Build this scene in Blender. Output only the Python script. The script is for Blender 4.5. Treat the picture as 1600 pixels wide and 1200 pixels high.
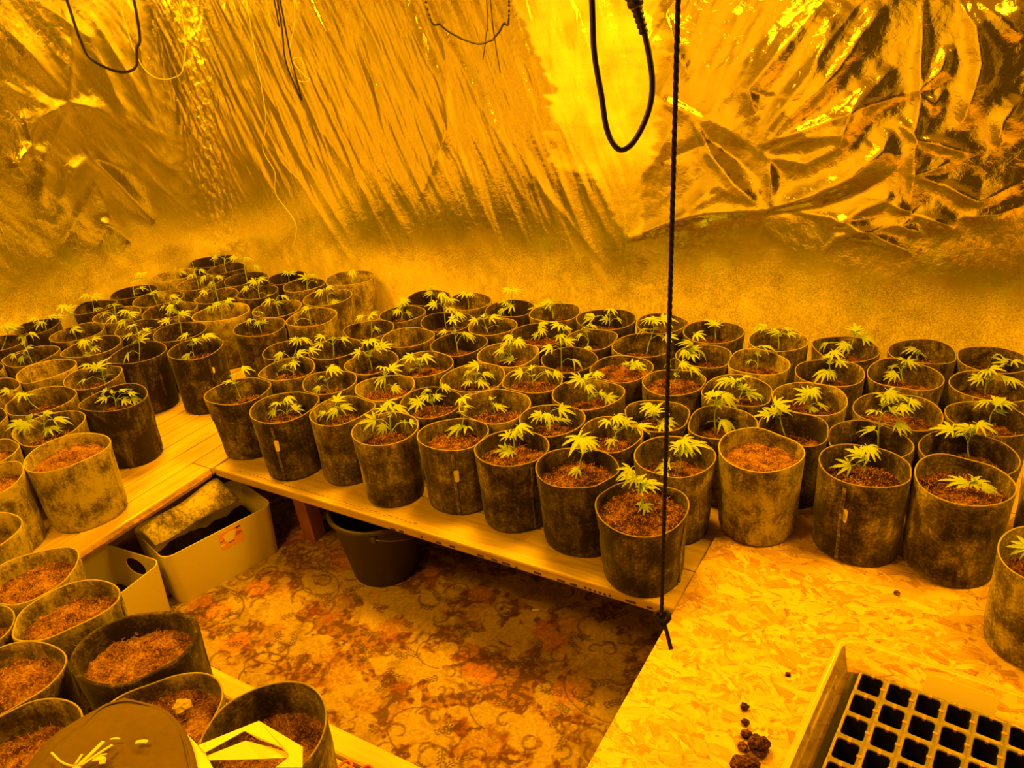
import bpy, bmesh, math, random
import numpy as np
from mathutils import Vector, Matrix

for o in list(bpy.data.objects):
    bpy.data.objects.remove(o, do_unlink=True)
scene = bpy.context.scene
COL = scene.collection
PI = math.pi

# ------------------------------------------------------------------ camera
cd = bpy.data.cameras.new('camera'); cd.sensor_width = 36.0; cd.lens = 36.0 * 1220.19 / 1600.0
cd.clip_start = 0.01
cam = bpy.data.objects.new('camera', cd); COL.objects.link(cam)
RWM = [[0.865959, 0.494016, -0.077874], [0.158214, -0.418322, -0.894413], [-0.47443, 0.762204, -0.440409]]
right, down, fwd = [Vector(r) for r in RWM]
m = Matrix((right, -down, -fwd)).transposed().to_4x4()
m.translation = Vector((0, 0, 1.7225))
cam.matrix_world = m
scene.camera = cam

# ------------------------------------------------------------------ light and exposure
scene.view_settings.view_transform = 'Standard'
scene.view_settings.look = 'None'
scene.view_settings.exposure = 0.0
scene.view_settings.gamma = 1.0
scene.view_settings.use_curve_mapping = False
wd = bpy.data.worlds.new('world'); scene.world = wd; wd.use_nodes = True
wd.node_tree.nodes['Background'].inputs[0].default_value = (0.10, 0.03, 0.0, 1)
wd.node_tree.nodes['Background'].inputs[1].default_value = 0.3
SODIUM = (1.0, 0.375, 0.0015)
def lamp(name, loc, size, power, target=None):
    l = bpy.data.lights.new(name, 'AREA'); l.shape = 'RECTANGLE'; l.size = size[0]; l.size_y = size[1]
    l.energy = power; l.color = SODIUM
    o = bpy.data.objects.new(name, l); COL.objects.link(o); o.location = loc
    if target is not None:
        o.rotation_euler = (Vector(target) - Vector(loc)).to_track_quat('-Z', 'Y').to_euler()
    return o
lamp('sodium_lamp', (-2.75, 1.80, 2.22), (0.35, 0.55), 58)
lamp('sodium_lamp', (-1.05, 2.02, 2.22), (0.55, 0.35), 60)
lamp('sodium_lamp', (0.55, 1.75, 2.22), (0.55, 0.35), 45)
lamp('sodium_lamp', (-1.55, 0.25, 2.22), (0.45, 0.35), 33)

# ------------------------------------------------------------------ helpers
def new_mesh(name, verts, faces, smooth=False):
    me = bpy.data.meshes.new(name)
    me.from_pydata([tuple(v) for v in verts], [], [tuple(f) for f in faces])
    if smooth:
        me.polygons.foreach_set('use_smooth', [True] * len(me.polygons))
    me.update()
    return me
def link(name, me, mat=None, parent=None, loc=None):
    o = bpy.data.objects.new(name, me); COL.objects.link(o)
    if mat is not None and me is not None and len(me.materials) == 0:
        me.materials.append(mat)
    if parent is not None:
        o.parent = parent
    if loc is not None:
        o.location = loc
    return o
def empty(name, loc=(0, 0, 0), rz=0.0):
    o = bpy.data.objects.new(name, None); COL.objects.link(o)
    o.empty_display_size = 0.05; o.location = loc; o.rotation_euler = (0, 0, rz)
    return o
def tag(o, label, cat, group=None):
    o['label'] = label; o['category'] = cat
    if group: o['group'] = group
    return o
def struct(o):
    o['kind'] = 'structure'; return o
class MB:
    def __init__(s): s.v = []; s.f = []
    def add(s, vs, fs):
        n = len(s.v); s.v += [tuple(v) for v in vs]; s.f += [tuple(i + n for i in f) for f in fs]
    def box(s, x0, x1, y0, y1, z0, z1):
        vs = [(x, y, z) for z in (z0, z1) for y in (y0, y1) for x in (x0, x1)]
        s.add(vs, [(0, 2, 3, 1), (4, 5, 7, 6), (0, 1, 5, 4), (2, 6, 7, 3), (0, 4, 6, 2), (1, 3, 7, 5)])
    def tube(s, pts, r, n=8, cap=True):
        pts = [Vector(p) for p in pts]; k = len(pts)
        rs = r if isinstance(r, (list, tuple)) else [r] * k
        t0 = (pts[1] - pts[0]).normalized()
        ref = Vector((0, 0, 1)) if abs(t0.z) < 0.9 else Vector((1, 0, 0))
        nrm = t0.cross(ref).normalized(); vs = []
        for i in range(k):
            t = (pts[min(i + 1, k - 1)] - pts[max(i - 1, 0)])
            t = t.normalized() if t.length > 1e-9 else t0
            nrm = (nrm - t * nrm.dot(t))
            nrm = nrm.normalized() if nrm.length > 1e-6 else t.orthogonal().normalized()
            b = t.cross(nrm)
            for j in range(n):
                a = 2 * PI * j / n
                vs.append(pts[i] + (nrm * math.cos(a) + b * math.sin(a)) * rs[i])
        fs = [(i * n + j, i * n + (j + 1) % n, (i + 1) * n + (j + 1) % n, (i + 1) * n + j) for i in range(k - 1) for j in range(n)]
        if cap:
            fs.append(tuple(range(n - 1, -1, -1))); fs.append(tuple((k - 1) * n + j for j in range(n)))
        s.add(vs, fs)
    def mesh(s, name, smooth=False): return new_mesh(name, s.v, s.f, smooth)
    def build(s, name, mat, parent=None, smooth=False, bevel=0.0):
        o = link(name, s.mesh(name, smooth), mat, parent)
        if bevel:
            md = o.modifiers.new('bevel', 'BEVEL'); md.width = bevel; md.segments = 2; md.limit_method = 'ANGLE'
        return o
def spline(pts, n=8):
    P = [Vector(p) for p in pts]; out = []
    P = [P[0] * 2 - P[1]] + P + [P[-1] * 2 - P[-2]]
    for i in range(1, len(P) - 2):
        for k in range(n):
            t = k / n; a, b, c, d = P[i - 1], P[i], P[i + 1], P[i + 2]
            out.append(0.5 * ((2 * b) + (c - a) * t + (2 * a - 5 * b + 4 * c - d) * t * t + (3 * b - a - 3 * c + d) * t ** 3))
    out.append(P[-2]); return out

# ------------------------------------------------------------------ node helpers / materials
class NT:
    def __init__(s, name):
        s.m = bpy.data.materials.new(name); s.m.use_nodes = True; s.t = s.m.node_tree; s.t.nodes.clear()
        s.out = s.t.nodes.new('ShaderNodeOutputMaterial')
    def n(s, typ, **kw):
        nd = s.t.nodes.new('ShaderNode' + typ)
        for k, v in kw.items(): setattr(nd, k, v)
        return nd
    def put(s, inp, v):
        if isinstance(v, bpy.types.NodeSocket): s.t.links.new(v, inp)
        elif isinstance(v, (tuple, list)) and len(v) == 3 and inp.type == 'RGBA': inp.default_value = (*v, 1)
        else: inp.default_value = v
    def coord(s, kind='Object', scale=(1, 1, 1), rot=(0, 0, 0), rnd=False):
        src = s.n('TexCoord').outputs[kind]
        if rnd:
            oi = s.n('ObjectInfo'); mu = s.n('VectorMath', operation='SCALE')
            s.put(mu.inputs[0], (13.1, 7.7, 5.3)); s.put(mu.inputs['Scale'], oi.outputs['Random'])
            ad = s.n('VectorMath', operation='ADD'); s.put(ad.inputs[0], src); s.put(ad.inputs[1], mu.outputs[0]); src = ad.outputs[0]
        mp = s.n('Mapping'); s.put(mp.inputs['Vector'], src); s.put(mp.inputs['Scale'], scale); s.put(mp.inputs['Rotation'], rot)
        return mp.outputs[0]
    def noise(s, vec, scale, detail=4, rough=0.55, dist=0.0):
        nd = s.n('TexNoise'); s.put(nd.inputs['Vector'], vec); s.put(nd.inputs['Scale'], scale)
        s.put(nd.inputs['Detail'], detail); s.put(nd.inputs['Roughness'], rough); s.put(nd.inputs['Distortion'], dist)
        return nd.outputs['Fac']
    def ramp(s, fac, stops, interp='LINEAR'):
        nd = s.n('ValToRGB'); s.put(nd.inputs[0], fac); cr = nd.color_ramp; cr.interpolation = interp
        while len(cr.elements) < len(stops): cr.elements.new(0.5)
        for e, (p, c) in zip(cr.elements, stops):
            e.position = p; e.color = (c, c, c, 1) if isinstance(c, (int, float)) else (*c, 1)
        return nd.outputs[0]
    def mix(s, f, a, b, blend='MIX'):
        nd = s.n('Mix', data_type='RGBA', blend_type=blend)
        s.put(nd.inputs[0], f); s.put(nd.inputs[6], a); s.put(nd.inputs[7], b); return nd.outputs[2]
    def math(s, op, a, b=0.0, c=0.0, clamp=False):
        nd = s.n('Math', operation=op); nd.use_clamp = clamp
        s.put(nd.inputs[0], a); s.put(nd.inputs[1], b); s.put(nd.inputs[2], c); return nd.outputs[0]
    def bump(s, h, strength=0.3, dist=0.002):
        nd = s.n('Bump'); s.put(nd.inputs['Height'], h); s.put(nd.inputs['Strength'], strength); s.put(nd.inputs['Distance'], dist)
        return nd.outputs[0]
    def bsdf(s, col, rough=0.7, metal=0.0, normal=None, spec=0.5, alpha=None, trans=None, sheen=None):
        p = s.n('BsdfPrincipled'); s.put(p.inputs['Base Color'], col); s.put(p.inputs['Roughness'], rough)
        s.put(p.inputs['Metallic'], metal); s.put(p.inputs['Specular IOR Level'], spec)
        if normal is not None: s.put(p.inputs['Normal'], normal)
        if sheen is not None: s.put(p.inputs['Sheen Weight'], sheen)
        s.t.links.new(p.outputs[0], s.out.inputs[0]); return p
def plain(name, col, rough=0.6, spec=0.4, var=0.12, scale=25.0, metal=0.0):
    t = NT(name); v = t.coord(rnd=True)
    f = t.noise(v, scale, 4)
    c = t.mix(f, tuple(x * (1 - var) for x in col), tuple(min(1, x * (1 + var)) for x in col))
    t.bsdf(c, rough, metal, t.bump(t.noise(v, scale * 6, 2), 0.08, 0.001), spec); return t.m

def felt_mat(name, inner=False):
    t = NT(name); v = t.coord(rnd=True)
    oi = t.n('ObjectInfo')
    sep = t.n('SeparateColor'); t.put(sep.inputs[0], oi.outputs['Color']); tone = sep.outputs[0]
    big = t.noise(v, 11, 5, 0.7, 0.3); fine = t.noise(v, 150, 5, 0.75); vert = t.noise(t.coord(scale=(60, 60, 9), rnd=True), 1.0, 4, 0.6)
    k = t.math('MULTIPLY_ADD', t.math('SUBTRACT', big, 0.5), 2.5, t.math('MULTIPLY_ADD', tone, 1.0, -0.08))
    k = t.math('MULTIPLY_ADD', t.math('SUBTRACT', fine, 0.5), 1.7, k)
    k = t.math('MULTIPLY_ADD', t.math('SUBTRACT', vert, 0.5), 0.9, k, clamp=True)
    dark = (0.022, 0.015, 0.010); mid = (0.13, 0.110, 0.075); light = (0.50, 0.47, 0.31)
    c = t.ramp(k, [(0.0, dark), (0.45, mid), (1.0, light)])
    nm = t.bump(t.math('ADD', fine, t.math('MULTIPLY', vert, 0.6)), 0.5, 0.0025)
    t.bsdf(c, 0.95, 0, nm, 0.15, sheen=0.15); return t.m
M = {}
M['felt'] = felt_mat('felt')
def mk_rim():
    t = NT('felt_lit_edge'); v = t.coord(rnd=True)  # paler than the felt: light caught along the rim is put into the colour
    oi = t.n('ObjectInfo'); sp = t.n('SeparateColor'); t.put(sp.inputs[0], oi.outputs['Color'])
    c = t.ramp(t.math('ADD', t.math('MULTIPLY', t.noise(v, 60, 3), 0.6), t.math('MULTIPLY', sp.outputs[0], 0.5)), [(0.2, (0.13, 0.10, 0.06)), (0.8, (0.50, 0.46, 0.32))])
    t.bsdf(c, 0.9, 0, None, 0.2); return t.m
M['rim'] = mk_rim()
def mk_soil(name, a, b, c3):
    t = NT(name); v = t.coord(rnd=True)
    n1 = t.noise(v, 190, 5, 0.8); n2 = t.noise(v, 24, 4, 0.65)
    k = t.math('ADD', t.math('MULTIPLY', n1, 0.6), t.math('MULTIPLY', n2, 0.42))
    c = t.ramp(k, [(0.42, a), (0.51, b), (0.62, c3)])
    t.bsdf(c, 0.95, 0, t.bump(n1, 0.9, 0.006), 0.15); return t.m
M['soil'] = mk_soil('coir_soil', (0.012, 0.005, 0.003), (0.075, 0.03, 0.015), (0.42, 0.22, 0.12))
M['soil_dry'] = mk_soil('dry_coir_soil', (0.05, 0.022, 0.012), (0.27, 0.13, 0.07), (0.62, 0.40, 0.25))
M['strand'] = plain('coir_fibre', (0.55, 0.30, 0.16), 0.8, 0.3, 0.5, 90)
M['soil_dark'] = mk_soil('dark_soil', (0.01, 0.006, 0.004), (0.035, 0.02, 0.012), (0.09, 0.05, 0.03))
def mk_leaf():
    t = NT('leaf_green'); v = t.coord(rnd=True)
    c = t.mix(t.noise(v, 60, 3), (0.36, 0.56, 0.06), (0.60, 0.84, 0.12))
    p = t.bsdf(c, 0.55, 0, None, 0.35)
    tr = t.n('BsdfTranslucent'); t.put(tr.inputs[0], c)
    mx = t.n('MixShader'); t.put(mx.inputs[0], 0.35)
    t.t.links.new(p.outputs[0], mx.inputs[1]); t.t.links.new(tr.outputs[0], mx.inputs[2]); t.t.links.new(mx.outputs[0], t.out.inputs[0])
    return t.m
M['leaf'] = mk_leaf()
M['stem'] = plain('stem_green', (0.42, 0.68, 0.16), 0.5)
M['tag'] = plain('cream_tag', (0.85, 0.82, 0.7), 0.6)
M['ink'] = plain('dark_print', (0.07, 0.05, 0.04), 0.7)
def wood(name, a, b, scale=(3, 45, 45), rough=0.42, spec=0.5, grain=1.0):
    t = NT(name); v = t.coord(scale=scale, rnd=True); v2 = t.coord(rnd=True)
    g = t.noise(v, 1.0 * grain, 6, 0.65, 0.6); n2 = t.noise(v2, 5, 3); n3 = t.noise(v2, 38, 4, 0.7)
    k = t.math('ADD', t.math('MULTIPLY', g, 0.7), t.math('MULTIPLY', n2, 0.3))
    c = t.ramp(k, [(0.3, a), (0.65, b)])
    spots = t.ramp(n3, [(0.66, 0.0), (0.74, 0.6)])
    c = t.mix(spots, c, tuple(x * 0.35 for x in a))
    t.bsdf(c, rough, 0, t.bump(g, 0.15, 0.001), spec); return t.m
M['plank_y'] = wood('pine_plank_lengthwise', (0.50, 0.36, 0.2), (0.82, 0.68, 0.45), (45, 3, 45), 0.27)
M['plank_x'] = wood('pine_plank', (0.50, 0.36, 0.2), (0.82, 0.68, 0.45), (3, 45, 45), 0.36)
M['board_x'] = wood('worn_board', (0.36, 0.27, 0.16), (0.72, 0.60, 0.40), (3, 40, 40), 0.45)
M['leg'] = wood('brown_leg_wood', (0.22, 0.09, 0.04), (0.42, 0.20, 0.09), (40, 40, 3), 0.5)
M['rough_edge'] = wood('splintered_edge', (0.16, 0.09, 0.05), (0.7, 0.5, 0.3), (60, 5, 60), 0.7)
def mk_osb():
    t = NT('osb_board')
    base = t.coord('Object')
    warp = t.n('TexNoise'); t.put(warp.inputs['Vector'], base); t.put(warp.inputs['Scale'], 14); t.put(warp.inputs['Detail'], 3)
    wsub = t.n('VectorMath', operation='SUBTRACT'); t.put(wsub.inputs[0], warp.outputs['Color']); t.put(wsub.inputs[1], (0.5, 0.5, 0.5))
    wsc = t.n('VectorMath', operation='SCALE'); t.put(wsc.inputs[0], wsub.outputs[0]); t.put(wsc.inputs['Scale'], 0.012)
    wadd = t.n('VectorMath', operation='ADD'); t.put(wadd.inputs[0], base); t.put(wadd.inputs[1], wsc.outputs[0])
    cols = []; edges = []
    for i, (ang, sc) in enumerate([(0.15, (7, 44, 1)), (-0.35, (6, 38, 1)), (0.8, (8, 50, 1)), (2.5, (6, 40, 1))]):
        mp = t.n('Mapping'); t.put(mp.inputs['Vector'], wadd.outputs[0]); t.put(mp.inputs['Rotation'], (0, 0, ang)); 
        mp2 = t.n('Mapping'); t.put(mp2.inputs['Vector'], mp.outputs[0]); t.put(mp2.inputs['Scale'], sc); t.put(mp2.inputs['Location'], (i * 3.7, i * 1.3, 0))
        vo = t.n('TexVoronoi', voronoi_dimensions='2D'); t.put(vo.inputs['Vector'], mp2.outputs[0]); t.put(vo.inputs['Scale'], 1.0)
        ve = t.n('TexVoronoi', voronoi_dimensions='2D', feature='DISTANCE_TO_EDGE'); t.put(ve.inputs['Vector'], mp2.outputs[0]); t.put(ve.inputs['Scale'], 1.0)
        sp = t.n('SeparateColor'); t.put(sp.inputs[0], vo.outputs['Color'])
        st = t.n('Mapping'); t.put(st.inputs['Vector'], mp.outputs[0]); t.put(st.inputs['Scale'], (9, 240, 1))
        gr = t.noise(st.outputs[0], 1.0, 4, 0.6)
        cols.append(t.math('ADD', t.math('MULTIPLY', sp.outputs[0], 0.45), t.math('MULTIPLY', gr, 0.55)))
        edges.append(t.ramp(ve.outputs['Distance'], [(0.0, 1.0), (0.05, 0.0)]))
    def sel(i, sc, th):
        return t.ramp(t.noise(t.coord('Object'), sc, 2 + i, 0.6, 0.8), [(th, 0.0), (th + 0.02, 1.0)])
    k = cols[0]; e = edges[0]
    for i, (sc, th) in enumerate([(17, 0.5), (23, 0.53), (29, 0.56)]):
        f = sel(i, sc, th); k = t.mix(f, k, cols[i + 1]); e = t.mix(f, e, edges[i + 1])
    c = t.ramp(k, [(0.22, (0.36, 0.19, 0.08)), (0.38, (0.58, 0.39, 0.19)), (0.55, (0.72, 0.54, 0.29)), (0.8, (0.84, 0.68, 0.40))])
    crack = t.math('MULTIPLY', e, t.ramp(t.noise(t.coord('Object'), 30, 4, 0.7), [(0.44, 0.0), (0.56, 0.85)]))
    c = t.mix(crack, c, (0.16, 0.08, 0.03))
    t.bsdf(c, 0.48, 0, t.bump(k, 0.35, 0.0015), 0.4); return t.m
M['osb'] = mk_osb()
def mk_foil():
    t = NT('reflective_foil')
    at = t.n('Attribute', attribute_name='surf'); sp = t.n('SeparateColor'); t.put(sp.inputs[0], at.outputs['Color'])
    dust, paint, crink = sp.outputs[0], sp.outputs[1], sp.outputs[2]
    v = t.coord('Object')
    sx_ = t.n('SeparateXYZ'); t.put(sx_.inputs[0], v); px_ = sx_.outputs[0]
    fine = t.noise(v, 130, 4, 0.6); med = t.math('ADD', t.noise(v, 38, 4, 0.6, 0.8), t.math('MULTIPLY', t.noise(t.coord('Object', (95, 95, 9), (0, 0.30, 0)), 1.0, 3, 0.6, 0.4), t.math('MULTIPLY', t.math('LESS_THAN', px_, -1.16), 0.75)))
    h = t.math('ADD', t.math('MULTIPLY', fine, 0.25), med)
    nm = t.n('Bump'); t.put(nm.inputs['Height'], h); t.put(nm.inputs['Strength'], t.math('MULTIPLY_ADD', crink, 0.9, 0.06)); t.put(nm.inputs['Distance'], 0.004)
    metal = t.n('BsdfPrincipled'); t.put(metal.inputs['Base Color'], (0.93, 0.92, 0.90)); t.put(metal.inputs['Metallic'], 1.0)
    t.put(metal.inputs['Roughness'], t.math('MULTIPLY_ADD', dust, 0.3, 0.09)); t.put(metal.inputs['Normal'], nm.outputs[0])
    film = t.n('BsdfPrincipled')
    spk = t.noise(v, 210, 4, 0.7)
    cf = t.mix(paint, t.ramp(spk, [(0.35, (0.66, 0.58, 0.46)), (0.58, (0.97, 0.93, 0.86))]), (0.93, 0.92, 0.86))
    t.put(film.inputs['Base Color'], cf); t.put(film.inputs['Roughness'], 0.55)
    fac = t.math('MAXIMUM', t.math('MULTIPLY', dust, t.ramp(spk, [(0.34, 0.50), (0.56, 1.0)])), paint, clamp=True)
    mx = t.n('MixShader'); t.put(mx.inputs[0], fac)
    t.t.links.new(metal.outputs[0], mx.inputs[1]); t.t.links.new(film.outputs[0], mx.inputs[2]); t.t.links.new(mx.outputs[0], t.out.inputs[0])
    return t.m
M['foil'] = mk_foil()
def mk_carpet():
    t = NT('floral_carpet'); at = t.n('Attribute', attribute_name='pattern')
    v = t.coord('Object'); pile = t.noise(v, 420, 3, 0.7); soft = t.noise(v, 60, 4, 0.7)
    c = t.mix(t.math('MULTIPLY', soft, 0.5), at.outputs['Color'], t.mix(1.0, at.outputs['Color'], (0.5, 0.45, 0.4), 'MULTIPLY'))
    t.bsdf(c, 0.95, 0, t.bump(pile, 0.7, 0.003), 0.1, sheen=0.2); return t.m
M['carpet'] = mk_carpet()
M['plaster'] = plain('painted_wall', (0.78, 0.76, 0.7), 0.7)
M['ceiling'] = plain('painted_ceiling', (0.5, 0.48, 0.45), 0.8)
M['dark_wall'] = plain('dark_wall', (0.035, 0.03, 0.028), 0.8)
M['dull_foil'] = plain('dull_foil_lining', (0.82, 0.8, 0.76), 0.5, 0.6)
M['box_plastic'] = plain('white_box_plastic', (0.72, 0.70, 0.62), 0.45, 0.5, 0.03)
M['bucket'] = plain('black_bucket_plastic', (0.05, 0.047, 0.042), 0.45, 0.5, 0.1)
M['cord'] = plain('black_cord', (0.012, 0.010, 0.010), 0.4, 0.5)
M['rope'] = plain('black_rope', (0.016, 0.013, 0.012), 0.8, 0.3)
M['yellow_wire'] = plain('yellow_wire', (0.65, 0.85, 0.2), 0.5)
M['thread'] = plain('pale_thread', (0.85, 0.85, 0.6), 0.8)
M['cloth_dark'] = plain('dark_cloth', (0.14, 0.105, 0.065), 0.9, 0.2, 0.2, 60)
M['cotton'] = plain('white_cotton', (0.9, 0.88, 0.8), 0.9, 0.2, 0.05, 40)
M['dry'] = plain('dry_straw', (0.85, 0.78, 0.5), 0.8)
M['cells'] = plain('black_tray_plastic', (0.012, 0.011, 0.010), 0.35, 0.5)
M['web'] = plain('painted_sheen_grey', (0.21, 0.19, 0.15), 0.35, 0.6, 0.08)  # sheen of the cell webs painted in as grey; also wire handle and blade
M['orange'] = plain('orange_plastic', (0.9, 0.22, 0.05), 0.4)
M['sticker'] = plain('sticker_orange', (0.85, 0.42, 0.3), 0.5, 0.4, 0.05)
M['sticker_white'] = plain('sticker_white', (0.9, 0.86, 0.75), 0.5, 0.4, 0.03)
M['sticker_brown'] = plain('sticker_brown', (0.5, 0.16, 0.07), 0.5, 0.4, 0.03)
def mk_paper():
    t = NT('paper_label'); df = t.n('BsdfDiffuse'); t.put(df.inputs[0], (.92, .90, .84)); tr = t.n('BsdfTranslucent'); t.put(tr.inputs[0], (.86, .82, .74))
    mx = t.n('MixShader'); t.put(mx.inputs[0], 0.25); t.t.links.new(df.outputs[0], mx.inputs[1]); t.t.links.new(tr.outputs[0], mx.inputs[2]); t.t.links.new(mx.outputs[0], t.out.inputs[0]); return t.m
M['paper'] = mk_paper()
def mk_clear():
    t = NT('clear_plastic')
    fr = t.n('Fresnel'); t.put(fr.inputs[0], 1.5)
    tr = t.n('BsdfTransparent'); t.put(tr.inputs[0], (0.93, 0.93, 0.92))
    gl = t.n('BsdfGlossy'); t.put(gl.inputs['Roughness'], 0.12); t.put(gl.inputs['Color'], (0.9, 0.9, 0.9))
    df = t.n('BsdfDiffuse'); t.put(df.inputs[0], (0.8, 0.8, 0.75))
    m1 = t.n('MixShader'); t.put(m1.inputs[0], t.math('MULTIPLY_ADD', fr.outputs[0], 0.8, 0.02, clamp=True))
    t.t.links.new(tr.outputs[0], m1.inputs[1]); t.t.links.new(gl.outputs[0], m1.inputs[2])
    m2 = t.n('MixShader'); t.put(m2.inputs[0], 0.06)
    t.t.links.new(m1.outputs[0], m2.inputs[1]); t.t.links.new(df.outputs[0], m2.inputs[2]); t.t.links.new(m2.outputs[0], t.out.inputs[0])
    return t.m
M['clear'] = mk_clear()
def mk_lip():
    t = NT('clear_plastic_lip'); a = t.n('BsdfTransparent'); p = t.bsdf((0.85, 0.82, 0.7), 0.15, 0, None, 0.9)
    mx = t.n('MixShader'); t.put(mx.inputs[0], 0.5); t.t.links.new(a.outputs[0], mx.inputs[1]); t.t.links.new(p.outputs[0], mx.inputs[2]); t.t.links.new(mx.outputs[0], t.out.inputs[0]); return t.m
M['lip'] = mk_lip()

# ------------------------------------------------------------------ numpy noise
def vnoise(x, y, seed):
    xi = np.floor(x).astype(np.int64); yi = np.floor(y).astype(np.int64); fx = x - xi; fy = y - yi
    fx = fx * fx * fx * (fx * (fx * 6 - 15) + 10); fy = fy * fy * fy * (fy * (fy * 6 - 15) + 10)
    def h(a, b):
        n = (a * 374761393 + b * 668265263 + seed * 1442695041) & 0xffffffff
        n = ((n ^ (n >> 13)) * 1274126177) & 0xffffffff
        return ((n ^ (n >> 16)) & 0xffff) / 65535.0
    return (h(xi, yi) * (1 - fx) + h(xi + 1, yi) * fx) * (1 - fy) + (h(xi, yi + 1) * (1 - fx) + h(xi + 1, yi + 1) * fx) * fy
def fbm(x, y, seed, o=4, g=0.5):
    s = 0; a = 1; t = 0
    for i in range(o):
        s = s + a * vnoise(x * 2 ** i, y * 2 ** i, seed + i * 17); t += a; a *= g
    return s / t
def smooth(a, b, x):
    t = np.clip((x - a) / (b - a), 0, 1); return t * t * (3 - 2 * t)
def grid_mesh(name, P, attr, attrname):
    ny, nx = P.shape[:2]
    me = bpy.data.meshes.new(name); nv = nx * ny
    idx = np.arange(nv).reshape(ny, nx)
    q = np.stack([idx[:-1, :-1], idx[:-1, 1:], idx[1:, 1:], idx[1:, :-1]], -1).reshape(-1)
    nf = len(q) // 4
    me.vertices.add(nv); me.vertices.foreach_set('co', P.reshape(-1).astype(np.float32))
    me.loops.add(nf * 4); me.loops.foreach_set('vertex_index', q.astype(np.int32))
    me.polygons.add(nf); me.polygons.foreach_set('loop_start', (np.arange(nf) * 4).astype(np.int32))
    me.polygons.foreach_set('use_smooth', np.ones(nf, bool))
    me.update(calc_edges=True)
    at = me.attributes.new(attrname, 'FLOAT_COLOR', 'POINT')
    c = np.ones((nv, 4), np.float32); c[:, :3] = attr.reshape(-1, 3); at.data.foreach_set('color', c.reshape(-1))
    return me

# ------------------------------------------------------------------ room shell
WY, WX, WN, WR, CH = 2.88, -3.70, -1.0, 2.0, 2.35
def slab(name, x0, x1, y0, y1, z0, z1, mat):
    b = MB(); b.box(x0, x1, y0, y1, z0, z1); return struct(b.build(name, mat))
slab('wall_back', WX - .1, WR + .1, WY, WY + .1, 0, CH, M['plaster'])
slab('wall_left', WX - .1, WX, WN - .1, WY + .1, 0, CH, M['plaster'])
slab('wall_right', WR, WR + .1, WN - .1, WY, 0, CH, M['dark_wall'])
b = MB(); b.box(WX, -0.25, WN - .1, WN, 0, CH); b.box(1.6, WR, WN - .1, WN, 0, CH); b.box(-0.25, 1.6, WN - .1, WN, 2.15, CH)
struct(b.build('wall_near', M['dull_foil']))
b = MB(); b.box(-0.25, 1.6, WN - .9, WN - .88, 0, 2.15); b.box(-0.27, -0.25, WN - .9, WN - .1, 0, 2.15); b.box(1.6, 1.62, WN - .9, WN - .1, 0, 2.15); b.box(-0.25, 1.6, WN - .88, WN - .1, 2.15, 2.17)
b.box(-0.25, 1.6, WN - .88, WN - .1, -0.02, 0)
struct(b.build('dark_reflection_recess', M['dark_wall']))  # unseen dark recess, added so the foil has something dark to mirror
slab('ceiling', WX - .1, WR + .1, WN - .1, WY + .1, CH, CH + .05, M['ceiling'])
slab('floor', WX - .1, WR + .1, WN - .1, WY + .1, -0.06, -0.004, plain('carpet_ground', (0.30, 0.19, 0.10), .95, .1, .35, 12))

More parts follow.
